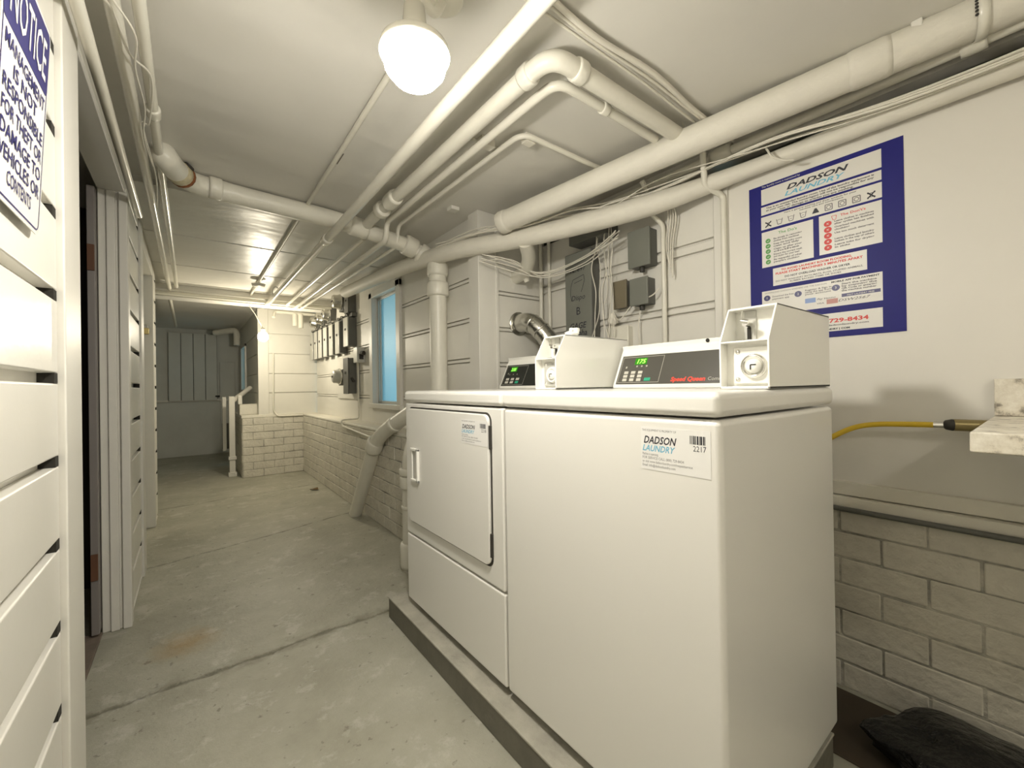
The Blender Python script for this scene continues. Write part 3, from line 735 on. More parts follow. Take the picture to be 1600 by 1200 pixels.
UN = {id(INK): 'black_text', id(INKG): 'grey_text', id(RED): 'red_text', id(GREEN): 'green_text', id(CYAN): 'blue_text', id(NAVY): 'navy_mark', id(WHITEP): 'white_text'}
def T0(mm, s, size, o, **k):
    q = MB(); text_into(q, s, size, o, R_, U_, off=b, **k); q.build(UN[id(mm)], mm, po)
def D0(nm, mm, x, z, rr_, th, n, ry):
    q = MB(); disc_into(q, O, R_, U_, x, z, rr_, th, n, ry); return q.build(nm, mm, po)
def T(mm, s, p, fx, fy, size, wf, **k):
    x0, z0, x1, z1 = p; w, h = x1-x0, z1-z0
    T0(mm, s, size*h, O + R_*(x0 + fx*w) + U_*(z0 + fy*h), width=wf*w, **k)
def TL(mm, lines, nm):
    """a paragraph: its lines in one part"""
    q = MB()
    for t, p, fx, fy, size, wf, bo in lines:
        x0, z0, x1, z1 = p; w, h = x1-x0, z1-z0
        text_into(q, t, size*h, O + R_*(x0 + fx*w) + U_*(z0 + fy*h), R_, U_, off=b, width=wf*w, bold=bo)
    q.build(nm, mm, po)
T(ink, 'DADSON', p1, 0.24, 0.50, 0.42, 0.52, shear=0.3, bold=0.0008)
T(cy, 'LAUNDRY', p1, 0.22, 0.14, 0.38, 0.51, shear=0.3, bold=0.0005)
T0(wht, 'This laundry room is maintained by', 0.010, O + R_*(p1[0]+0.002) + U_*(p1[3]+0.006), width=(p1[2]-p1[0])*0.36)
TL(gink, [(t, p2, fx, 0.66-0.29*i, 0.27, wf, 0.0004) for i, (t, wf, fx) in enumerate((('This is an unattended laundry room. Use of the laundry equipment is', 0.9, 0.05), ('at your own risk. The owner/agent will not be responsible for any', 0.9, 0.05), ('loss or damage to articles you are washing.', 0.62, 0.18)))], 'grey_text')
TL(gink, [('Here is general washing and dryer symbols for your', p3, 0.22, 0.84, 0.16, 0.6, 0.0002), ('machine care and convenience', p3, 0.36, 0.69, 0.15, 0.36, 0.0002)], 'grey_text')
w3, h3 = p3[2]-p3[0], p3[3]-p3[1]
for i in range(9):
    cx = p3[0] + w3*(0.07 + 0.107*i); cz = p3[1] + h3*0.34; rr3 = w3*0.028; r = rr3; q = MB(); mm = INKG
    if i in (0, 8):
        mm = INK
        ring_into(q, O, R_, U_, [(cx-r, cz-r), (cx+r, cz+r)], 0.004, b); ring_into(q, O, R_, U_, [(cx-r, cz+r), (cx+r, cz-r)], 0.004, b)
        ring_into(q, O, R_, U_, [(cx-r, cz-r*0.6), (cx+r, cz-r*0.6)], 0.002, b); ring_into(q, O, R_, U_, [(cx-r, cz+r*0.6), (cx+r, cz+r*0.6)], 0.002, b)
    elif i < 4:
        ring_into(q, O, R_, U_, [(cx-r, cz+r), (cx-r*0.6, cz-r), (cx+r*0.6, cz-r), (cx+r, cz+r)], 0.0024, b)
        ring_into(q, O, R_, U_, [(cx-r*0.9, cz+r*0.5), (cx, cz+r*0.7), (cx+r*0.9, cz+r*0.5)], 0.0016, b)
        if i > 1: ring_into(q, O, R_, U_, [(cx-r*0.3, cz-r*0.2), (cx+r*0.3, cz-r*0.2)], 0.002, b)
    elif i == 4:
        mm = INK; q.add([O + R_*(cx+dx) + U_*(cz+dz) + Vector((-b, 0, 0)) for dx, dz in ((-r*1.1, -r*0.8), (r*1.1, -r*0.8), (r*0.3, r*0.9), (-r*0.3, r*0.9))], [(0, 1, 2, 3)])
    else:
        ring_into(q, O, R_, U_, [(cx-r, cz-r), (cx+r, cz-r), (cx+r, cz+r), (cx-r, cz+r), (cx-r, cz-r)], 0.0028, b)
        ring_into(q, O, R_, U_, [(cx + r*0.6*math.cos(2*PI*k/12), cz + r*0.6*math.sin(2*PI*k/12)) for k in range(13)], 0.0022, b)
    q.build('care_symbol', mm, po)
def mark_into(q, x, z, rr_):
    disc_into(q, O, R_, U_, x, z, rr_, b, 20, rr_*0.95)
T(grn, "The Do's", p4, 0.34, 0.855, 0.10, 0.36, bold=0.0002)
for i, (a1, a2) in enumerate((('Be timely in removing', 'clothes from machines'), ('Keep this laundry room', 'neat and tidy'), ('Clean up after your', 'clothes'), ('Ensure the correct wash', 'and drying for your load'), ('Be respectful of other', "people's clothing"))):
    TL(gink, [(a1, p4, 0.24, 0.735-0.145*i, 0.064, 0.55, 0.0003), (a2, p4, 0.24, 0.67-0.145*i, 0.064, 0.50, 0.0003)], 'grey_text')
    x, z = p4[0]+(p4[2]-p4[0])*0.13, p4[1]+(p4[3]-p4[1])*(0.73-0.148*i)
    dm = D0('green_mark', GREEN, x, z, 0.0088, b, 20, 0.0088)
    q = MB(); ring_into(q, O, R_, U_, [(x-0.003, z), (x-0.0005, z-0.003), (x+0.004, z+0.003)], 0.0013, b+0.0004); q.build('tick', WHITEP, dm)
T(redm, "The Don't's", p5, 0.36, 0.87, 0.085, 0.40, bold=0.0002)
q = MB(); ring_into(q, O, R_, U_, [(p5[0]+0.036, p5[3]-0.010), (p5[0]+0.040, p5[3]-0.024), (p5[0]+0.048, p5[3]-0.024), (p5[0]+0.050, p5[3]-0.010), (p5[0]+0.036, p5[3]-0.010)], 0.0015, b); q.build('tub_symbol', RED, po)
for i, (a1, a2) in enumerate((('Leave clothes in machines', 'after cycles has finished'), ('Overload machines with', 'clothing'), ('Use too much detergent', ''), ('Leave clothes and laundry', 'baskets in the way of others'), ('Leave tubs for drying', 'in sinks'))):
    TL(gink, [(a1, p5, 0.26, 0.765-0.148*i, 0.058, 0.62, 0.0003)] + ([(a2, p5, 0.26, 0.70-0.148*i, 0.058, 0.62 if len(a2) > 12 else 0.25, 0.0003)] if a2 else []), 'grey_text')
    x, z = p5[0]+(p5[2]-p5[0])*0.15, p5[1]+(p5[3]-p5[1])*(0.76-0.152*i)
    dm = D0('red_mark', RED, x, z, 0.0112, b, 20, 0.0098)
    q = MB(); ring_into(q, O, R_, U_, [(x-0.003, z-0.003), (x+0.003, z+0.003)], 0.0012, b+0.0004); ring_into(q, O, R_, U_, [(x-0.003, z+0.003), (x+0.003, z-0.003)], 0.0012, b+0.0004); q.build('cross', WHITEP, dm)
TL(redm, [('TO AVOID LAUNDRY ROOM FLOODING,', p6, 0.10, 0.80, 0.15, 0.76, 0.0004), ('PLEASE START MACHINES 5 MINUTES APART', p6, 0.03, 0.62, 0.16, 0.93, 0.0004)], 'red_text')
T(ink, 'DO NOT OVERLOAD WASHER OR DRYER', p6, 0.14, 0.38, 0.15, 0.70, bold=0.0003)
TL(gink, [('DO NOT WASH/DRY BATH MATS, RUGS, STUFFED ANIMALS,', p6, 0.03, 0.20, 0.12, 0.93, 0.0002), ('RUBBER BACKED ITEMS OR SHOES', p6, 0.2, 0.07, 0.12, 0.55, 0.0002)], 'grey_text')
T(gink, 'DOWNLOAD DADSON WASHERS USE THE DADSON', p7, 0.03, 0.88, 0.08, 0.55)
T(ink, 'MOBILE APP FOR PAYMENT', p7, 0.62, 0.885, 0.085, 0.36, bold=0.0003)
for i, (fx, fz) in enumerate(((0.05, 0.70), (0.34, 0.68), (0.655, 0.69))):
    x = p7[0] + (p7[2]-p7[0])*fx; z = p7[1] + (p7[3]-p7[1])*fz
    dm = D0('navy_mark', NAVY, x, z, 0.0115, b, 20, 0.0105)
    q = MB(); text_into(q, str(i+1), 0.012, O + R_*(x-0.003) + U_*(z-0.004), R_, U_, off=b+0.0004); q.build('numeral', WHITEP, dm)
TL(gink, [('Download the free', p7, 0.10, 0.70, 0.09, 0.20, 0.0002), ('payment app', p7, 0.10, 0.60, 0.09, 0.16, 0.0002)], 'grey_text')
TL(gink, [(t, p7, 0.40, 0.74-0.08*i, 0.085, 0.22, 0.0002) for i, t in enumerate(('Register & Sign in', 'using the app from', 'your account'))], 'grey_text')
TL(gink, [(t, p7, 0.70, 0.77-0.085*i, 0.085, 0.26, 0.0003) for i, t in enumerate(('Start the machine', 'by scanning the', 'QR Code or entering', 'the machine number'))], 'grey_text')
w7, h7 = p7[2]-p7[0], p7[3]-p7[1]
q = MB(); rect_into(q, O, R_, U_, p7[0]+w7*0.40, p7[1]+h7*0.26, p7[0]+w7*0.49, p7[1]+h7*0.44, 0.0003, 0.0012); q.build('blue_card_print', CARD, po)
q = MB(); rect_into(q, O, R_, U_, p7[0]+w7*0.58, p7[1]+h7*0.12, p7[0]+w7*0.67, p7[1]+h7*0.30, 0.0003, 0.0012); q.build('pink_card_print', PINKC, po)
T(ink, 'Pay Venmo', p7, 0.50, 0.32, 0.10, 0.15, shear=0.3); T(ink, 'VISA', p7, 0.50, 0.16, 0.08, 0.06)
q = MB(); rect_into(q, O, R_, U_, p7[0]+w7*0.70, p7[1]+h7*0.31, p7[0]+w7*0.985, p7[1]+h7*0.43, 0.0003, 0.0010); q.build('navy_bar', NAVY, po)
T(wht, 'FIRST LAUNDRY FREE', p7, 0.74, 0.335, 0.08, 0.20)
T(ink, 'DSW2567', p7, 0.67, 0.16, 0.13, 0.24, shear=0.3)
T(gink, 'FOR QUESTIONS OR REFUNDS, EN ESPANOL', p8, 0.10, 0.84, 0.10, 0.50)
T(redm, 'CALL (800) 729-8434', p8, 0.20, 0.48, 0.30, 0.70, bold=0.0006)
T(gink, 'FOR SERVICE www.dadsonlaundry.com', p8, 0.25, 0.30, 0.12, 0.65, bold=0.0003)
T(ink, 'DADSON LAUNDRY | COM', p8, 0.40, 0.08, 0.13, 0.36, bold=0.0004)

# ================================================================== NOTICE SIGN (left wall)
Rs = Vector((0, 1, 0))
sb = Vector((-0.213, 0.872, 1.318)); st_ = Vector((-0.195, 0.872, 1.686))
Us = (st_ - sb).normalized(); sh = (st_-sb).length; sw = 0.232
sg = thing('notice_sign', (-0.215, 0.98, 1.305), 'white and navy NOTICE sign about theft and damage on left board wall', 'sign')
q = MB(); 
def rr(mb, o, R, Uv, x0, y0, x1, y1, r, th, base):
    n = R.cross(Uv).normalized(); pts = rrect(x0, y0, x1, y1, r, 5); k = len(pts)
    vs = [o + R*p[0] + Uv*p[1] + n*base for p in pts] + [o + R*p[0] + Uv*p[1] + n*(base+th) for p in pts]
    mb.add(vs, [tuple(range(k-1, -1, -1)), tuple(range(k, 2*k))] + [(i, (i+1) % k, (i+1) % k + k, i+k) for i in range(k)])
rr(q, sb, Rs, Us, 0, 0, sw, sh, 0.018, 0.0015, 0); q.build('sign_plate', WHITEP, sg)
q = MB(); pts = rrect(0.008, 0.008, sw-0.008, sh-0.008, 0.014, 5); ring_into(q, sb, Rs, Us, pts + [pts[0]], 0.003, 0.0020)
rr(q, sb, Rs, Us, 0.006, sh-0.118, sw-0.006, sh-0.006, 0.012, 0.0003, 0.0018); q.build('navy_border', NAVY, sg)
q = MB(); text_into(q, 'NOTICE', 0.098, sb + Rs*(sw/2) + Us*(sh-0.098), Rs, Us, 'CENTER', off=0.0028, width=sw*0.78, bold=0.0008); q.build('white_lettering', WHITEP, sg)
q = MB()
for i, t in enumerate(('MANAGEMENT', 'IS NOT', 'RESPONSIBLE', 'FOR THEFT OR', 'DAMAGE TO', 'VEHICLES OR', 'CONTENTS')):
    text_into(q, t, 0.031, sb + Rs*(sw/2) + Us*(sh-0.150-0.0315*i), Rs, Us, 'CENTER', off=0.0024, width=sw*(0.84 if len(t) > 8 else 0.5), bold=0.0003)
q.build('navy_lettering', NAVY, sg)

# ================================================================== PIPES
def U(z): return z + CAMH
def pipe(name, path, r, m, label, rad=0.06, fit=(), seg=18, collars=(), cat='pipe', group=None, caps=True):
    """one run of pipe = one thing; collars: list of (point, dir, radius, length)"""
    pth = fillet(path, rad) if len(path) > 2 else path
    o = MB().tube(pth, r, seg, caps).build(name, m)
    tag(o, label, cat, group)
    base = pos_of(o)
    for (c, dv, rr_, ln) in collars:
        dv = Vector(dv).normalized(); c = Vector(c)
        MB().lathe([(r*0.9, 0), (rr_*0.94, 0), (rr_, ln*0.15), (rr_, ln*0.85), (rr_*0.94, ln), (r*0.9, ln)], c - dv*ln/2, dv, seg).build('coupling', m, o)
    return o
# overhead runs parallel to the corridor
pipe('water_pipe', [(0.626, -1.6, U(0.86)), (0.636, 2.2, U(0.86)), (0.632, 4.93, U(0.865))], 0.022, PIPEG, 'thick straight white pipe under ceiling just right of the round lamp', collars=[((0.636, 2.56, U(0.86)), (0,1,0), 0.030, 0.07)])
pipe('water_pipe', [(1.445, 0.845, U(0.925)), (0.81, 0.845, U(0.925)), (0.80, 2.20, U(0.925)), (0.80, 2.37, U(0.92))], 0.027, PIPE, 'outer white pipe turning a thick elbow in overhead loop', rad=0.07,
     collars=[((0.92, 0.845, U(0.925)), (1,0,0), 0.033, 0.04), ((0.81, 0.95, U(0.925)), (0,1,0), 0.034, 0.04), ((0.80, 1.98, U(0.925)), (0,1,0), 0.038, 0.10), ((0.80, 2.12, U(0.925)), (0,1,0), 0.042, 0.05)])
pipe('water_pipe', [(1.415, 0.915, U(0.93)), (0.90, 0.915, U(0.93)), (0.885, 2.28, U(0.93)), (0.885, 2.29, U(0.83)), (0.885, 4.93, U(0.85))], 0.015, PIPEG, 'middle slimmer white pipe nested inside the overhead loop', rad=0.06, collars=[((1.12, 0.915, U(0.93)), (1,0,0), 0.020, 0.03)])
pipe('water_pipe', [(1.50, 1.215, U(0.955)), (1.005, 1.215, U(0.955)), (0.985, 2.36, U(0.955)), (0.985, 2.37, U(0.84)), (0.955, 4.93, U(0.86))], 0.0105, PIPEG, 'innermost thin white pipe of the overhead loop', rad=0.06)
pipe('water_pipe', [(0.82, 2.47, U(0.88)), (0.815, 4.93, U(0.88))], 0.013, PIPEG, 'thin white pipe running from drain crossing to far beam beside the thick straight pipe')
# cross drain
c0 = at(254, 238, Y=2.02); c1 = at(300, 282, Y=2.18)
cp = pipe('drain_pipe', [at(250, 231, Z=2.03), at(256, 243, Z=1.975), at(270, 262, Z=U(0.93)), at(298, 286, Z=U(0.93)), (0.266, 2.38, U(0.93)), (0.66, 2.40, U(0.927)), (1.08, 2.41, U(0.865)), (1.18, 2.38, U(0.81))], 0.046, PIPE, 'thick white drain pipe crossing the ceiling with rusty stained left elbow', rad=0.08,
     collars=[((0.10, 2.35, U(0.93)), (1, 0.12, 0), 0.050, 0.05), ((0.77, 2.402, U(0.911)), (1, 0, -0.15), 0.054, 0.10), ((1.08, 2.41, U(0.865)), (1, 0, -0.3), 0.062, 0.08), ((1.16, 2.385, U(0.82)), (0.8, -0.2, -0.5), 0.062, 0.07)])
ca, cb_ = at(270, 262, Z=U(0.93)), at(298, 286, Z=U(0.93)); cdv = (cb_-ca).normalized()
MB().lathe([(0.0462, -0.022), (0.0485, -0.02), (0.0490, 0.014), (0.0462, 0.018)], ca + cdv*0.045, cdv, 16).build('wrapped_band', mat('yellowed_wrap', (0.62, 0.55, 0.36), 0.6, var=0.3, vscale=40), cp)
MB().lathe([(0.0462, -0.006), (0.0500, -0.004), (0.0500, 0.007), (0.0462, 0.009)], ca + cdv*0.07, cdv, 16).build('rust_stain', RUST, cp)
MB().lathe([(0.012, 0.0), (0.022, 0.003), (0.018, 0.010), (0.0, 0.012)], ca + cdv*0.05 + Vector((0.03, -0.012, 0.032)), (0.55, -0.4, 0.6), 9).build('tar_patch', RUBBER, cp)
# big diagonal drain
A = Vector((1.64, 0.14, U(0.945))); Bv = Vector((1.275, 1.72, U(0.835))); dr = (A - Bv).normalized()
dp = pipe('drain_pipe', [Bv, A + dr*1.2], 0.052, INSUL, 'largest white wrapped pipe slanting across the upper right of the ceiling', seg=24,
     collars=[(Bv + dr*0.02, dr, 0.056, 0.05), (Bv + dr*1.44, dr, 0.055, 0.10)])
ps = Bv + dr*1.66
sm = MB().lathe([(0.054, -0.011), (0.0560, -0.011), (0.0560, 0.011), (0.054, 0.011)], ps, dr, 24)
sm.box((ps.x-0.011, ps.y-0.002-0.054, ps.z), (ps.x+0.011, ps.y+0.002-0.054, ZC)).box((ps.x-0.011, ps.y-0.002+0.054, ps.z), (ps.x+0.011, ps.y+0.002+0.054, ZC))
hs = sm.build('hanger_strap', PIPEG, dp)
for k in range(6):
    a = k*0.9/6 - 0.2; pt = ps + Vector((-math.cos(a), 0, -math.sin(a)))*0.0565
    MB().lathe([(0, 0.001), (0.0035, 0.001), (0.0035, 0)], pt, (-math.cos(a), 0, -math.sin(a)), 10).build('strap_hole', RUBBER, hs) if k < 5 else None
# wrapped pipe following the wall
ep = [(1.712, -1.6, U(0.81)), (1.712, 0.04, U(0.812)), (1.705, 0.75, U(0.815)), (1.60, 1.13, U(0.785)), (1.40, 1.65, U(0.77)), (1.22, 2.05, U(0.775)), (1.15, 2.5, U(0.795)), (1.14, 3.06, U(0.83)), (1.135, 3.95, U(0.875))]
eps = spline(ep, 6)
tag(MB().tube(eps, [0.030 if p.y < 0.7 else min(0.048, 0.030 + (p.y-0.7)*0.045) for p in eps], 22).build('wrapped_pipe', INSUL), 'bowed white wrapped pipe snaking below the largest pipe and ending near the meters', 'pipe')
pipe('water_pipe', [(1.70, -1.6, U(0.905)), (1.70, 0.76, U(0.915)), (1.70, 1.5, U(0.915))], 0.017, PIPE, 'straight white pipe tight against top of right wall behind the largest pipe', collars=[((1.70, 0.80, U(0.915)), (0,1,0), 0.03, 0.08), ((1.70, 0.12, U(0.910)), (0,1,0), 0.025, 0.05)])
# left side runs
pipe('conduit_pipe', [(-0.185, -1.6, U(0.84)), (-0.185, 2.66, U(0.84))], 0.0135, PIPEG, 'leftmost ceiling pipe, stopping above the first doorway')
pipe('conduit_pipe', [(-0.137, -1.6, U(0.93)), (-0.140, 4.93, U(0.93))], 0.0165, PIPEG, 'middle of the three white pipes along the left wall top')
pipe('conduit_pipe', [(-0.088, -1.6, U(0.935)), (-0.088, 4.80, U(0.935))], 0.0145, PIPEG, 'right one of the three white pipes along the left wall top', collars=[((-0.088, 1.83, U(0.935)), (0,1,0), 0.021, 0.05)])
pipe('conduit_pipe', [(-0.147, 5.11, U(0.90)), (-0.147, 7.5, U(0.90))], 0.015, PIPE, 'white pipe under the dim ceiling beyond the beam')
# pipe across the far beam
pipe('water_pipe', [(-0.6, 4.89, U(0.885)), (1.25, 4.89, U(0.885))], 0.017, PIPEG, 'slim white pipe running crosswise in front of the far beam')
# centre conduit
cc = pipe('conduit', [(0.495, 1.22, U(0.962)), (0.495, 5.05, U(0.955)), ], 0.0095, PIPE, 'thin ceiling conduit running from the round lamp to far bulb', seg=12)
pipe('conduit', [(0.50, -1.0, U(0.962)), (0.50, 0.865, U(0.962))], 0.0095, PIPE, 'thin ceiling conduit crossing the ceiling above the camera', seg=12)
MB().lathe([(0, 0.02), (0.05, 0.02), (0.055, 0), ], (0.495, 4.34, U(0.945)), (0, 0, -1), 24).build('junction_plate', GLOSS, cc)
# ceiling ring hook
hk = at(449, 442, Y=4.3)
tag(MB().tube([(0.632 + 0.028*math.cos(a*PI/8), 4.35, U(0.892) + 0.048*math.sin(a*PI/8)) for a in range(17)], 0.006, 8, False).build('pipe_hanger', GLOSS), 'small ring hanger round thick straight pipe near the far bulb', 'hanger')

# vertical soil stack
vp = pipe('soil_stack', [(1.20, 2.28, 0.728), (1.20, 2.28, U(0.76))], 0.052, PIPE, 'upright white soil pipe with wide hub beside the window, behind the dryer', seg=24, collars=[((1.20, 2.28, U(0.59)), (0,0,1), 0.066, 0.085), ((1.20, 2.28, U(0.71)), (0,0,1), 0.062, 0.08)])
# leaning drain
l0 = Vector((1.055, 3.49, 0.0)); l1 = Vector((1.065, 3.02, 0.64)); l2 = Vector((1.08, 2.88, 0.73)); l3 = Vector((1.155, 2.45, 0.92))
ld = (l1-l0).normalized()
pipe('leaning_drain_pipe', [l0 + ld*0.02, l1, l2, l3], 0.050, PIPE, 'white drain pipe leaning down to the floor before the corridor brick wall', seg=24, rad=0.08, collars=[(l1 - ld*0.03, ld, 0.062, 0.10), ((l2+l3)/2 + (l2-l3)*0.2, (l3-l2), 0.056, 0.05)])
# clean-out stack by the dryer
sx, sy = 0.985, 2.24
pp = pipe('cleanout_pipe', [(sx, sy, 0.0), (sx, sy, 0.62), (sx+0.03, sy-0.0, 0.74), (sx+0.14, sy, 0.80)], 0.045, PIPE, 'short stubby white pipe with hubs standing between dryer and brick wall', seg=24, rad=0.10,
     collars=[((sx, sy, 0.09), (0,0,1), 0.060, 0.14), ((sx, sy, 0.56), (0,0,1), 0.060, 0.04), ((sx, sy, 0.50), (0,0,1), 0.056, 0.07), ((sx, sy, 0.36), (0,0,1), 0.050, 0.02)])
# stub under the wrapped pipe in the alcove
q = [Vector((1.39, 1.67, U(0.745))), at(826, 402, Y=1.74), at(820, 424, Y=1.84), at(806, 434, Y=YA)]
so = tag(MB().tube(spline(q, 6), 0.038, 18).build('bent_drain_stub', PIPE), 'short bent white drain stub entering the boarded wall above silver duct', 'pipe')
MB().tube([at(820, 428, Y=1.85), at(824, 440, Y=1.85)], [0.02, 0.016], 12).build('plug', PIPE, so)
# silver duct
du = thing('vent_duct', (1.55, 1.85, 1.0), 'shiny silver vent duct elbow between boarded wall and dryer', 'duct')
dpth = spline([(1.554, YA-0.003, 1.405), (1.554, 1.86, 1.405), (1.572, 1.80, 1.375), (1.605, 1.745, 1.30), (1.62, 1.70, 1.20), (1.60, 1.64, 1.0), (1.55, 1.60, 0.75), (1.44, 1.56, 0.55), (1.385, 1.55, 0.50)], 5)
MB().tube(dpth, 0.055, 24).build('duct_tube', GALV, du)
MB().lathe([(0.055, 0), (0.070, 0), (0.070, 0.006), (0.055, 0.007)], (1.554, YA-0.001, 1.405), (0, -1, 0), 24).build('wall_collar', GALV, du)
for i in (8, 12, 17):
    t = (dpth[i+1]-dpth[i]).normalized(); MB().lathe([(0.0555, -0.006), (0.0585, -0.003), (0.0585, 0.003), (0.0555, 0.006)], dpth[i], t, 24).build('duct_seam', GALV, du)

# upright conduits on the alcove walls
def cond(path, r, label, rad=0.03, m=PIPE, **k): return pipe('conduit', path, r, m, label, rad=rad, seg=12, **k)
cond([(1.715, 1.915, 0.72), (1.715, 1.915, 1.98)], 0.012, 'left one of the two conduits in the alcove corner')
cond([(1.732, 1.86, 0.72), (1.732, 1.86, 1.98)], 0.011, 'right one of the two conduits in the alcove corner')
a = at(1036, 440, X=1.725); cond([at(1003, 283, X=1.60), at(1011, 300, X=1.64), at(1012, 328, X=1.66), at(1036, 352, X=1.73), (1.733, a.y, 0.74)], 0.011, 'bent conduit dropping down the wall right of the small grey boxes', rad=0.02)
a = at(1131, 400, X=1.725); cond([at(1098, 238, X=1.62), at(1101, 290, X=1.66), at(1130, 306, X=1.733), (1.733, a.y, 0.74)], 0.012, 'bent conduit dropping beside the left edge of blue poster', rad=0.02)
cond([(XR-0.045, YBK, 0.615), (XR-0.045, 1.7, 0.615)], 0.0085, 'thin dark metal conduit under the ledge along the right brick wall', m=DKGREY)
# low conduit in corridor
cond([(1.285, 4.09, 1.30), (1.285, 4.09, 0.742), (1.108, 4.05, 0.742), (1.108, 4.0, 0.69), (1.108, 3.16, 0.65), (1.108, 2.98, 0.64)], 0.008, 'thin white conduit running low along the corridor brick wall')
cond([at(427, 552, Y=YP), at(427, 640, Y=YP-0.01), at(433, 650, Y=YP-0.02), at(490, 648, Y=YP-0.02)], 0.009, 'thin white conduit bent round the boarded pier face')

# ================================================================== LAMPS
lp = Vector((0.385, 0.818, U(0.69)))
lm = thing('ceiling_lamp', (lp.x, lp.y, lp.z), 'round glowing lamp hanging from the ceiling nearest the camera', 'lamp')
MB().lathe([(0, 0), (0.052, 0), (0.052, -0.03), (0.04, -0.04), (0.0, -0.04)], (0.50, 0.905, ZC), (0, 0, 1), 28).build('mounting_box', PIPE, lm)
MB().tube(fillet([(0.50, 0.905, ZC-0.035), (0.47, 0.885, ZC-0.10), (lp.x+0.01, lp.y+0.008, lp.z+0.16), (lp.x, lp.y, lp.z+0.10)], 0.03), 0.011, 12).build('stem', PIPE, lm)
MB().lathe([(0, 0.115), (0.022, 0.115), (0.026, 0.07), (0.045, 0.045), (0.071, 0.028), (0.074, 0.012), (0.071, 0.012), (0.066, 0.022), (0.0, 0.03)], lp, (0, 0, 1), 32).build('lamp_holder', PIPEG, lm)
MB().lathe([(0.064, 0.022), (0.066, 0.0), (0.062, -0.018), (0.046, -0.038), (0.025, -0.049), (0, -0.053)], lp, (0, 0, 1), 32).build('lamp_glass', GLOWM, lm)
bp_ = at(411, 526, Y=5.0)
bl = thing('hanging_bulb', (bp_.x, bp_.y, bp_.z), 'bare glowing bulb hanging on a wire before the brick pier', 'lamp')
MB().lathe([(0, -0.052), (0.026, -0.045), (0.045, -0.024), (0.049, 0.0), (0.043, 0.024), (0.024, 0.044), (0.013, 0.054)], bp_, (0, 0, 1), 24).build('bulb', BULBM, bl)
MB().lathe([(0.0, 0.045), (0.017, 0.045), (0.020, 0.075), (0.012, 0.092), (0, 0.094)], bp_, (0, 0, 1), 16).build('socket', PIPE, bl)
w0 = Vector((0.495, 5.04, U(0.955)))
MB().tube(spline([w0, at(390, 478, Y=4.98), at(398, 490, Y=4.99), bp_ + Vector((0, 0, 0.09))], 6), 0.0045, 8).build('wire', CABLE, bl)
# lamp behind the camera (same kind)
l3 = thing('ceiling_lamp', (0.55, -1.0, U(0.90)), 'round ceiling lamp at the near end of the room', 'lamp')
MB().lathe([(0, 0), (0.062, 0), (0.062, -0.03), (0.05, -0.045), (0.0, -0.045)], (0.35, -1.05, ZC), (0, 0, 1), 28).build('mounting_box', PIPE, l3)
MB().lathe([(0.086, 0.022), (0.083, 0.002), (0.070, -0.026), (0.045, -0.044), (0.02, -0.051), (0, -0.052)], (0.35, -1.05, ZC-0.070), (0, 0, 1), 32).build('lamp_glass', LAMP3M, l3)

# ================================================================== ELECTRICAL GEAR
# tall grey trunking box with handwriting
tb = thing('electrical_box', (1.72, 1.58, 1.10), 'tall grey electrical box with black handwriting on its front', 'electrical box')
MB().box((1.685, 1.482, 1.10), (XR-0.001, 1.675, 1.765)).build('box_body', DKGREY, tb, bevel=0.004)
MB().box((1.680, 1.485, 1.10), (1.686, 1.672, 1.76)).build('box_cover', GREYMET, tb, bevel=0.002)
q = MB(); Oo = Vector((1.6795, 1.672, 1.10))
text_into(q, 'N. 697', 0.036, Oo + R_*0.04 + U_*0.555, R_, U_, off=0.0006, width=0.11)
text_into(q, 'Dispo', 0.040, Oo + R_*0.045 + U_*0.40, R_, U_, off=0.0006, width=0.10, shear=0.2)
text_into(q, 'B', 0.06, Oo + R_*0.08 + U_*0.32, R_, U_, off=0.0006)
text_into(q, 'GAGE', 0.045, Oo + R_*0.03 + U_*0.245, R_, U_, off=0.0006, width=0.12, shear=0.2, bold=0.0006)
text_into(q, 'Alpha', 0.045, Oo + R_*0.05 + U_*0.205, R_, U_, off=0.0006, width=0.11, shear=0.2, bold=0.0006)
ring_into(q, Oo, R_, U_, [(0.045, 0.48), (0.06, 0.515), (0.14, 0.53), (0.145, 0.50), (0.13, 0.46), (0.12, 0.44)], 0.003, 0.0006)
ring_into(q, Oo, R_, U_, [(0.045, 0.48), (0.04, 0.44), (0.05, 0.40)], 0.0025, 0.0006); ring_into(q, Oo, R_, U_, [(0.07, 0.495), (0.13, 0.505)], 0.0025, 0.0006)
q.build('handwriting', INK, tb)
MB().box((1.66, 1.36, 1.80), (XR+0.02, 1.62, 1.90)).build('upper_box', DKGREY, tb, bevel=0.004)
def small_box(u0, v0, u1, v1, X, m, label, drop=True):
    a, b = at(u0, v0, X=X), at(u1, v1, X=X)
    y0, y1 = min(a.y, b.y), max(a.y, b.y); z0, z1 = b.z, a.z
    t = thing('junction_box', (X+0.03, (y0+y1)/2, z0), label, 'electrical box')
    MB().box((X+0.012, y0+0.004, z0+0.004), (XR+0.006, y1-0.004, z1-0.004)).build('box_body', PIPE if m is PIPE else DKGREY, t, bevel=0.003)
    MB().box((X, y0, z0), (X+0.012, y1, z1)).build('box_cover', m, t, bevel=0.004, segs=2)
    if drop: MB().tube([(X+0.03, (y0+y1)/2, z0+0.01), (X+0.03, (y0+y1)/2, z0-0.02)], 0.012, 12).build('cable_gland', RUBBER, t)
    return t
small_box(980, 364, 1015, 412, 1.685, GREYMET, 'small grey junction box, upper one on alcove wall')
small_box(983, 437, 1012, 474, 1.685, GREYMET, 'small grey junction box, lower one on alcove wall')
small_box(957, 441, 979, 480, 1.705, BROWNBOX, 'brownish junction box left of the lower small grey one', False)
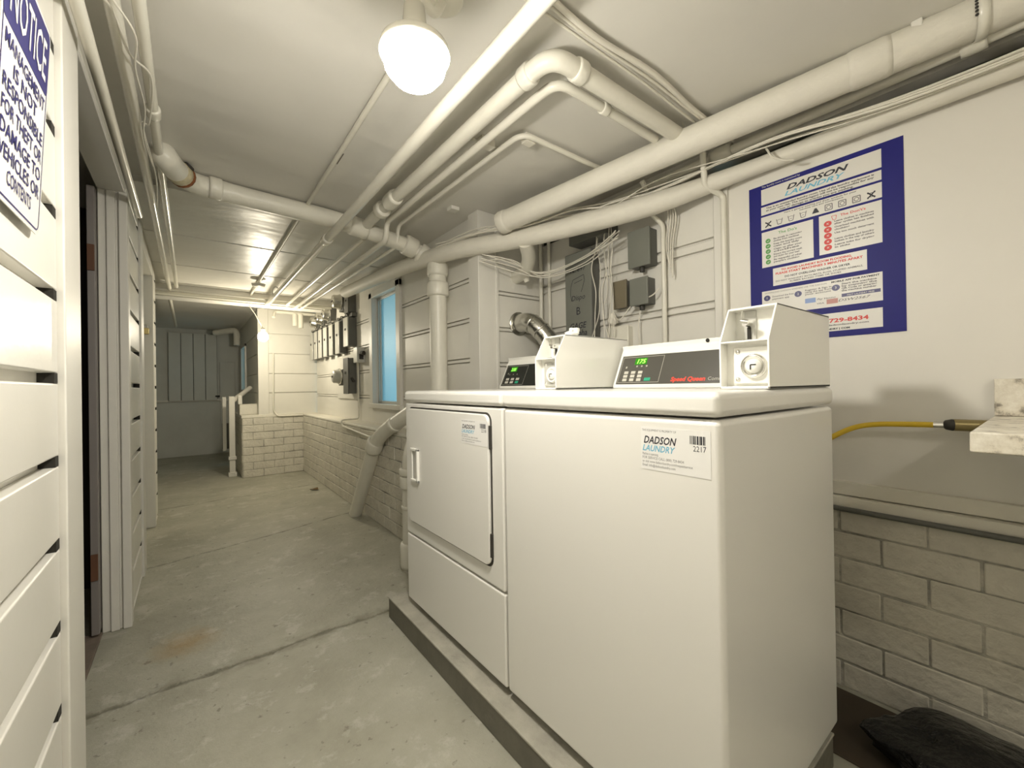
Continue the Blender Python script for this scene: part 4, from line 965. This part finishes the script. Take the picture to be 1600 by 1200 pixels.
small_box(948, 512, 982, 560, 1.71, PIPE, 'white painted junction box low behind the dryer coin meter', False)

# meters on the corridor wall
def meter_box(y0, z0, z1, w, dep, mF, label, group=None, handle=False):
    t = thing('meter_cabinet', (XW-dep/2, y0+w/2, z0), label, 'electrical box', group)
    MB().box((XW-dep+0.012, y0+0.003, z0), (XW-0.001, y0+w-0.003, z1)).build('box_body', DKGREY, t, bevel=0.004)  # body darker than a pale cover: unlit sides put into the colour
    MB().box((XW-dep, y0, z0-0.003), (XW-dep+0.012, y0+w, z1+0.003)).build('box_cover', mF, t, bevel=0.004, segs=2)
    MB().box((XW-dep-0.006, y0+w*0.4, z0+(z1-z0)*0.55), (XW-dep, y0+w*0.6, z0+(z1-z0)*0.62)).build('latch', RUBBER, t)
    if handle: MB().tube([(XW-dep+0.03, y0-0.012, z0+(z1-z0)*0.45), (XW-dep+0.05, y0-0.02, z0+(z1-z0)*0.33)], 0.012, 10).build('switch_handle', RUBBER, t)
    return t
names = ['first', 'second', 'third', 'fourth', 'fifth', 'farthest']
for i, y in enumerate((4.46, 4.71, 4.955, 5.19, 5.41, 5.62)):
    meter_box(y, 1.40, 1.725, 0.145, 0.09, LTGREY, 'slim upright breaker box, %s in the row of six counted from the window' % names[i], 'row of six slim breaker boxes')
meter_box(4.16, 1.45, 1.73, 0.145, 0.09, LTGREY, 'shorter pale breaker box standing nearest the window')
meter_box(4.13, 0.985, 1.33, 0.16, 0.10, DKGREY, 'dark grey switch box with side handle, lowest beside the window', handle=True)
meter_box(4.17, 1.78, 1.98, 0.13, 0.08, DKGREY, 'dark grey box high beside the big round meter')
def meter(y, z, r, dep, label, group=None, m=LTGREY):
    t = thing('electric_meter', (XW-dep/2, y, z-r), label, 'electric meter', group)
    MB().box((XW-dep*0.62, y-r*0.95, z-r*1.25), (XW-0.001, y+r*0.95, z+r*0.95)).build('meter_base', DKGREY, t, bevel=0.004)
    MB().lathe([(r, 0), (r, dep*0.25), (r*0.93, dep*0.28), (r*0.90, dep*0.62), (r*0.78, dep*0.72), (0, dep*0.76)], (XW-dep*0.60, y, z), (-1, 0, 0), 26).build('meter_glass', m, t)
    MB().lathe([(r*1.04, 0.0), (r*1.08, 0.005), (r*1.08, 0.014), (r*1.02, 0.018)], (XW-dep*0.62, y, z), (-1, 0, 0), 26).build('meter_ring', CHROME, t)
    MB().box((XW-dep*1.375, y-r*0.35, z-r*0.15), (XW-dep*1.35, y+r*0.35, z+r*0.1)).build('dial_plate', RUBBER, t)
    return t
meter(4.42, 1.915, 0.075, 0.12, 'large round electric meter, top of the wall nearest the window', m=GALV)
meter(4.95, 1.87, 0.075, 0.10, 'round electric meter, middle of the upper row', m=GALV)
meter(5.25, 1.86, 0.07, 0.10, 'round electric meter, next beyond the middle of upper row', m=GALV)
meter(5.52, 1.85, 0.07, 0.10, 'round electric meter, farthest of the upper row', m=GALV)
meter(4.50, 1.16, 0.075, 0.11, 'round grey electric meter left of the dark switch box', m=LTGREY)
# busway between the rows
bz = thing('wiring_trough', (XW-0.03, 4.9, 1.735), 'horizontal metal wiring trough between meters and breaker boxes', 'wiring trough')
MB().box((XW-0.05, 4.14, 1.738), (XW-0.001, 5.78, 1.775)).build('trough_body', DKGREY, bz, bevel=0.003)
for y in (4.25, 4.42, 4.53, 4.78, 5.03, 5.26, 5.48, 5.69): MB().lathe([(0.012, 0), (0.016, 0.004), (0.016, 0.02), (0.012, 0.03)], (XW-0.052, y, 1.758), (-1, 0, 0), 12).build('fitting', CHROME, bz)
bz = thing('backing_board', (XW-0.01, 4.6, 0.90), 'white backing board behind the lower grey meter', 'board')
MB().box((XW-0.018, 4.10, 0.93), (XW-0.0005, 4.80, 1.38)).build('board_sheet', PAINT, bz, bevel=0.003)
# timer box
tm = thing('timer_box', (XW-0.05, 3.98, 1.28), 'small pale timer box with a square dial beside the window', 'electrical box')
MB().box((XW-0.075, 3.93, 1.275), (XW-0.001, 4.04, 1.42)).build('box_body', LTGREY, tm, bevel=0.005)
MB().box((XW-0.055, 3.925, 1.305), (XW-0.015, 3.931, 1.355)).build('dial', RUBBER, tm)
MB().tube([(XW-0.04, 3.90, 1.36), (XW-0.03, 3.87, 1.36)], 0.02, 14).build('knob', RUBBER, tm)
# small white pipes under the beam by the pier
for i, u in enumerate((461, 470)):
    a = at(u, 498, Y=5.6); tag(MB().tube([(a.x, 5.6, 1.80 - 0.02*i), (a.x, 5.6, 1.95)], 0.028, 14).build('pipe_stub', PIPE), ('left' if i == 0 else 'right') + ' one of two short white pipe stubs above the pier boards', 'pipe')
tag(MB().tube(fillet([(0.78, 5.55, 1.88), (0.80, 5.6, 1.955), (1.24, 5.6, 1.955)], 0.03), 0.018, 12).build('branch_pipe', PIPE), 'short white pipe high across the pier boards', 'pipe')

# ================================================================== CABLES
def cable(pts, r, label, group=None, m=CABLE, n=7):
    return tag(MB().tube(spline(pts, n), r, 8).build('cable', m), label, 'cable', group)
rnd = random.Random(21)
# bundle along the wrapped pipe
for i in range(5):
    pts = []
    base = [(1.66, -1.0, U(0.83)), (1.66, 0.1, U(0.825)), (1.65, 0.6, U(0.835)), (1.615, 1.0, U(0.845)), (1.55, 1.22, U(0.83)), (1.49, 1.40, U(0.84)), (1.36, 1.62, U(0.83)), (1.23, 1.88, U(0.835)), (1.17, 2.2, U(0.84))]
    for b_ in base: pts.append((b_[0] + rnd.uniform(-0.03, 0.03), b_[1], b_[2] + rnd.uniform(-0.022, 0.026)))
    cable(pts, rnd.uniform(0.0022, 0.0042), 'thin white cable strung along the bowed wrapped pipe', 'cables along the wrapped pipe')
# hanging bundle right of the tall grey box
for i in range(6):
    u0 = 932 + i*5.5 + rnd.uniform(-2, 2); pts = []
    for v, k in ((352, 0.2), (385, 1), (420, 1), (455, 0.7), (490, 1), (528, 1.6)):
        pts.append(at(946 + (u0-948)*(0.75+0.3*k*rnd.uniform(0.3, 1)) + rnd.uniform(-5, 5)*k, v, X=1.675 + rnd.uniform(-0.02, 0.02)))
    cable(pts, 0.0024, 'thin white cable hanging beside the tall grey electrical box', 'hanging cables in the alcove')
# cables near second conduit
for i in range(4):
    pts = [at(1040 + i*4, 300 + 6*i, X=1.70), at(1044 + i*4, 340, X=1.715), at(1041 + i*3.5, 380, X=1.72), at(1045 + i*2, 412 + i*7, X=1.72)]
    cable(pts, 0.0028, 'short white cable hanging right of the upper small grey junction box', 'cables by the bent conduit')
# swags toward the left of the alcove
for i in range(5):
    z = rnd.uniform(-0.01, 0.02)
    pts = [(1.62, 1.25, U(0.70)+z), (1.66, 1.50, U(0.655)+z), (1.58, 1.74, U(0.60)+z), (1.42, 1.82, U(0.62)+z+0.02*i), (1.26, 1.90, U(0.69)+z)]
    cable([(p[0]+rnd.uniform(-0.03, 0.02), p[1], p[2]+rnd.uniform(-0.02, 0.02)) for p in pts], 0.003, 'thin white cable sagging across the alcove corner', 'sagging alcove cables')
# low loops
cable([at(958, 486, X=1.72), at(968, 500, X=1.70), at(990, 474, X=1.70), at(1018, 462, X=1.70), at(1030, 450, X=1.715)], 0.003, 'white cable looping beneath the lower small grey junction box')
cable([at(1001, 482, X=1.73), at(998, 505, X=1.72), at(999, 535, X=1.72), at(1000, 560, X=1.72)], 0.003, 'pair of thin cables dropping behind the washer console')
crumple('foam_lump', (1.71, at(957, 515, X=1.71).y, at(957, 512, X=1.71).z), 0.035, CABLE, 'lump of white expanding foam under the brownish junction box', 'foam', 9, (0.8, 0.8, 1.3))
# ceiling cables over the loop
for i in range(3):
    y = 0.755 + 0.018*i
    pts = [(0.66, y+rnd.uniform(-.006,.006), ZC-0.012), (0.9, y+rnd.uniform(-.01,.01), ZC-0.018), (1.15, y+rnd.uniform(-.012,.012), ZC-0.016), (1.4, y+rnd.uniform(-.012,.012), ZC-0.02), (1.70, y, ZC-0.03)]
    cable(pts, (0.008, 0.005, 0.0042)[i], 'white cable stapled to the ceiling beside the overhead pipe loop', 'stapled ceiling cables')
cable([at(1057, 148, Y=0.80), at(1062, 165, Y=0.82), at(1066, 190, Y=0.84), at(1072, 208, Y=0.87)], 0.004, 'short cable tie dangling by the overhead pipe loop')
# loose wires over the left pipes
cable([(-0.215, 1.05, U(0.72)), (-0.17, 1.15, U(0.80)), (-0.14, 1.35, U(0.91)), (-0.12, 1.5, U(0.905)), (-0.08, 1.6, U(0.915)), (-0.10, 1.85, U(0.905)), (-0.12, 1.9, U(0.91)), (-0.105, 2.3, U(0.905)), (-0.12, 2.7, U(0.91))], 0.0028, 'thin white wire wandering over the left wall pipes')
cable([(-0.137, 1.30, U(0.905)), (-0.10, 1.40, U(0.895)), (-0.112, 1.55, U(0.90)), (-0.105, 1.75, U(0.90)), (-0.12, 1.95, U(0.90)), (-0.11, 2.2, U(0.905))], 0.0026, 'second thin white wire twisting between left wall pipes')
cable([at(1197, 232, X=1.66), at(1207, 245, X=1.64), at(1222, 250, X=1.64), at(1240, 250, X=1.66)], 0.0035, 'short loop of white wire hanging above the blue poster')
# ceiling brackets
def bracket(c, sx_, sy_, label):
    t = thing('pipe_bracket', c, label, 'bracket')
    c = Vector(c)
    MB().box(c - Vector((sx_, sy_, 0)), c + Vector((sx_, sy_, ZC-c.z))).build('block', CABLE, t, bevel=0.003)
    MB().box(c + Vector((-sx_*1.6, sy_, ZC-c.z-0.006)), c + Vector((sx_*2.6, sy_+0.022, ZC-c.z))).build('strap', PIPE, t, bevel=0.001)
    return t
pb = at(868, 192, Z=U(0.95)); bracket((pb.x, 1.245, U(0.945)), 0.022, 0.018, 'pale bracket block on innermost loop pipe, right of its bend')
pb = at(740, 222, Z=U(0.945)); bracket((0.94, pb.y, U(0.945)), 0.03, 0.018, 'pale bracket block between middle and innermost loop pipes')
pb = at(708, 324, Z=ZC); tag(MB().box((pb.x-0.025, pb.y-0.025, ZC-0.02), (pb.x+0.025, pb.y+0.025, ZC)).build('ceiling_patch', GLOSS, None, bevel=0.003), 'small square white block on the ceiling above the bowed pipe', 'block')
pb = at(1434, 30, Z=U(0.99)); tag(MB().box((1.575, pb.y-0.012, ZC-0.025), (1.595, pb.y+0.012, ZC)).build('ceiling_clip', GLOSS, None, bevel=0.003), 'tiny white clip on the ceiling beside the largest pipe', 'clip')

# ================================================================== RIGHT FOREGROUND
g = thing('granite_counter', (1.47, -0.4, 0.897), 'speckled granite counter with short backsplash at the right edge', 'counter')
MB().box((1.19, -1.2, 0.897), (XR-0.001, 0.10, 0.937)).build('counter_slab', GRANITE, g, bevel=0.004, segs=2)
MB().box((XR-0.025, -1.2, 0.9375), (XR-0.001, 0.098, 1.037)).build('backsplash', GRANITE, g, bevel=0.002)
for y in (-0.15, -0.9): MB().box((1.30, y, 0.78), (XR-0.001, y+0.03, 0.896)).build('wall_bracket', PAINT, g, bevel=0.003)
# yellow hose with valve
hs_ = thing('gas_hose', (1.69, 0.3, 0.88), 'yellow flexible hose with brass valve running behind the washer', 'hose')
hp = [at(1465, 664, X=1.70), at(1420, 663, X=1.70), at(1370, 663, X=1.70), at(1335, 668, X=1.69), at(1298, 684, X=1.67), at(1265, 705, X=1.64), at(1200, 760, X=1.60)]
MB().tube(spline(hp, 8), 0.0082, 12).build('hose_tube', YELLOW, hs_)
c1 = hp[0]; c2 = at(1490, 664, X=1.70); c3 = at(1545, 666, X=1.72)
MB().tube([c1 + Vector((0, 0.008, 0)), c1 + (c2-c1)*0.45], 0.009, 12).build('steel_nut', CHROME, hs_)
MB().tube([c1 + (c2-c1)*0.4, c1 + (c2-c1)*0.5, c1 + (c2-c1)*0.9, c2 + (c3-c2)*0.1], [0.010, 0.0135, 0.0165, 0.015], 12).build('coupling', RUBBER, hs_)
MB().tube([c2, c3, c3 + (c3-c2)*0.6], 0.0165, 14).build('valve_body', BRASS, hs_)
# rubbish bag
def bag(c, label):
    bm = bmesh.new(); bmesh.ops.create_icosphere(bm, subdivisions=4, radius=1)
    rn = random.Random(12); ds = [(Vector((rn.uniform(-1,1), rn.uniform(-1,1), rn.uniform(-0.6,1))).normalized(), rn.uniform(-1, 1)) for _ in range(70)]
    for v in bm.verts:
        d = v.co.normalized(); f = 1.0
        for q_, s_ in ds: f += 0.20*s_*max(0, d.dot(q_))**22
        f += 0.03*math.sin(d.x*23+d.y*17)*math.cos(d.z*19)
        z = d.z*0.062*f
        v.co = Vector((d.x*0.17*f, d.y*0.22*f, max(z, -0.048)))
    me = bpy.data.meshes.new('rubbish_bag'); bm.to_mesh(me); bm.free(); me.materials.append(BAG)
    o = bpy.data.objects.new('rubbish_bag', me); COL.objects.link(o); o.location = c; return tag(o, label, 'bag')
bag((1.53, 0.10, 0.055), 'crumpled black plastic rubbish bag on the dark floor in the right corner')
m = MB(); m.box((1.41, 0.05, 0.0), (1.72, 0.52, 0.006)); 
tag(m.build('brown_mat', mat('brown_board', (0.07, 0.05, 0.03), 0.7, var=0.4), None, bevel=0.002), 'dark brown board lying on the floor behind the washer', 'board')
cr = at(1393, 1196, X=1.36)
# leaf
lf = at(492, 765, Z=0.004)
q = MB(); n = 9
vs = [lf + Vector((0.045*math.cos(2*PI*k/n)*(0.7+0.5*((k*7) % 3)/2), 0.035*math.sin(2*PI*k/n)*(0.7+0.4*((k*5) % 3)/2), 0.004+0.012*((k*3) % 4)/3)) for k in range(n)]
q.add([lf + Vector((0, 0, 0.012))] + vs + [lf + Vector((0, 0, 0.0))], [(0, 1+k, 1+(k+1) % n) for k in range(n)] + [(n+1, 1+(k+1) % n, 1+k) for k in range(n)])
tag(q.build('dead_leaf', LEAFM), 'small brown leaf on the floor before the corridor brick wall', 'leaf')
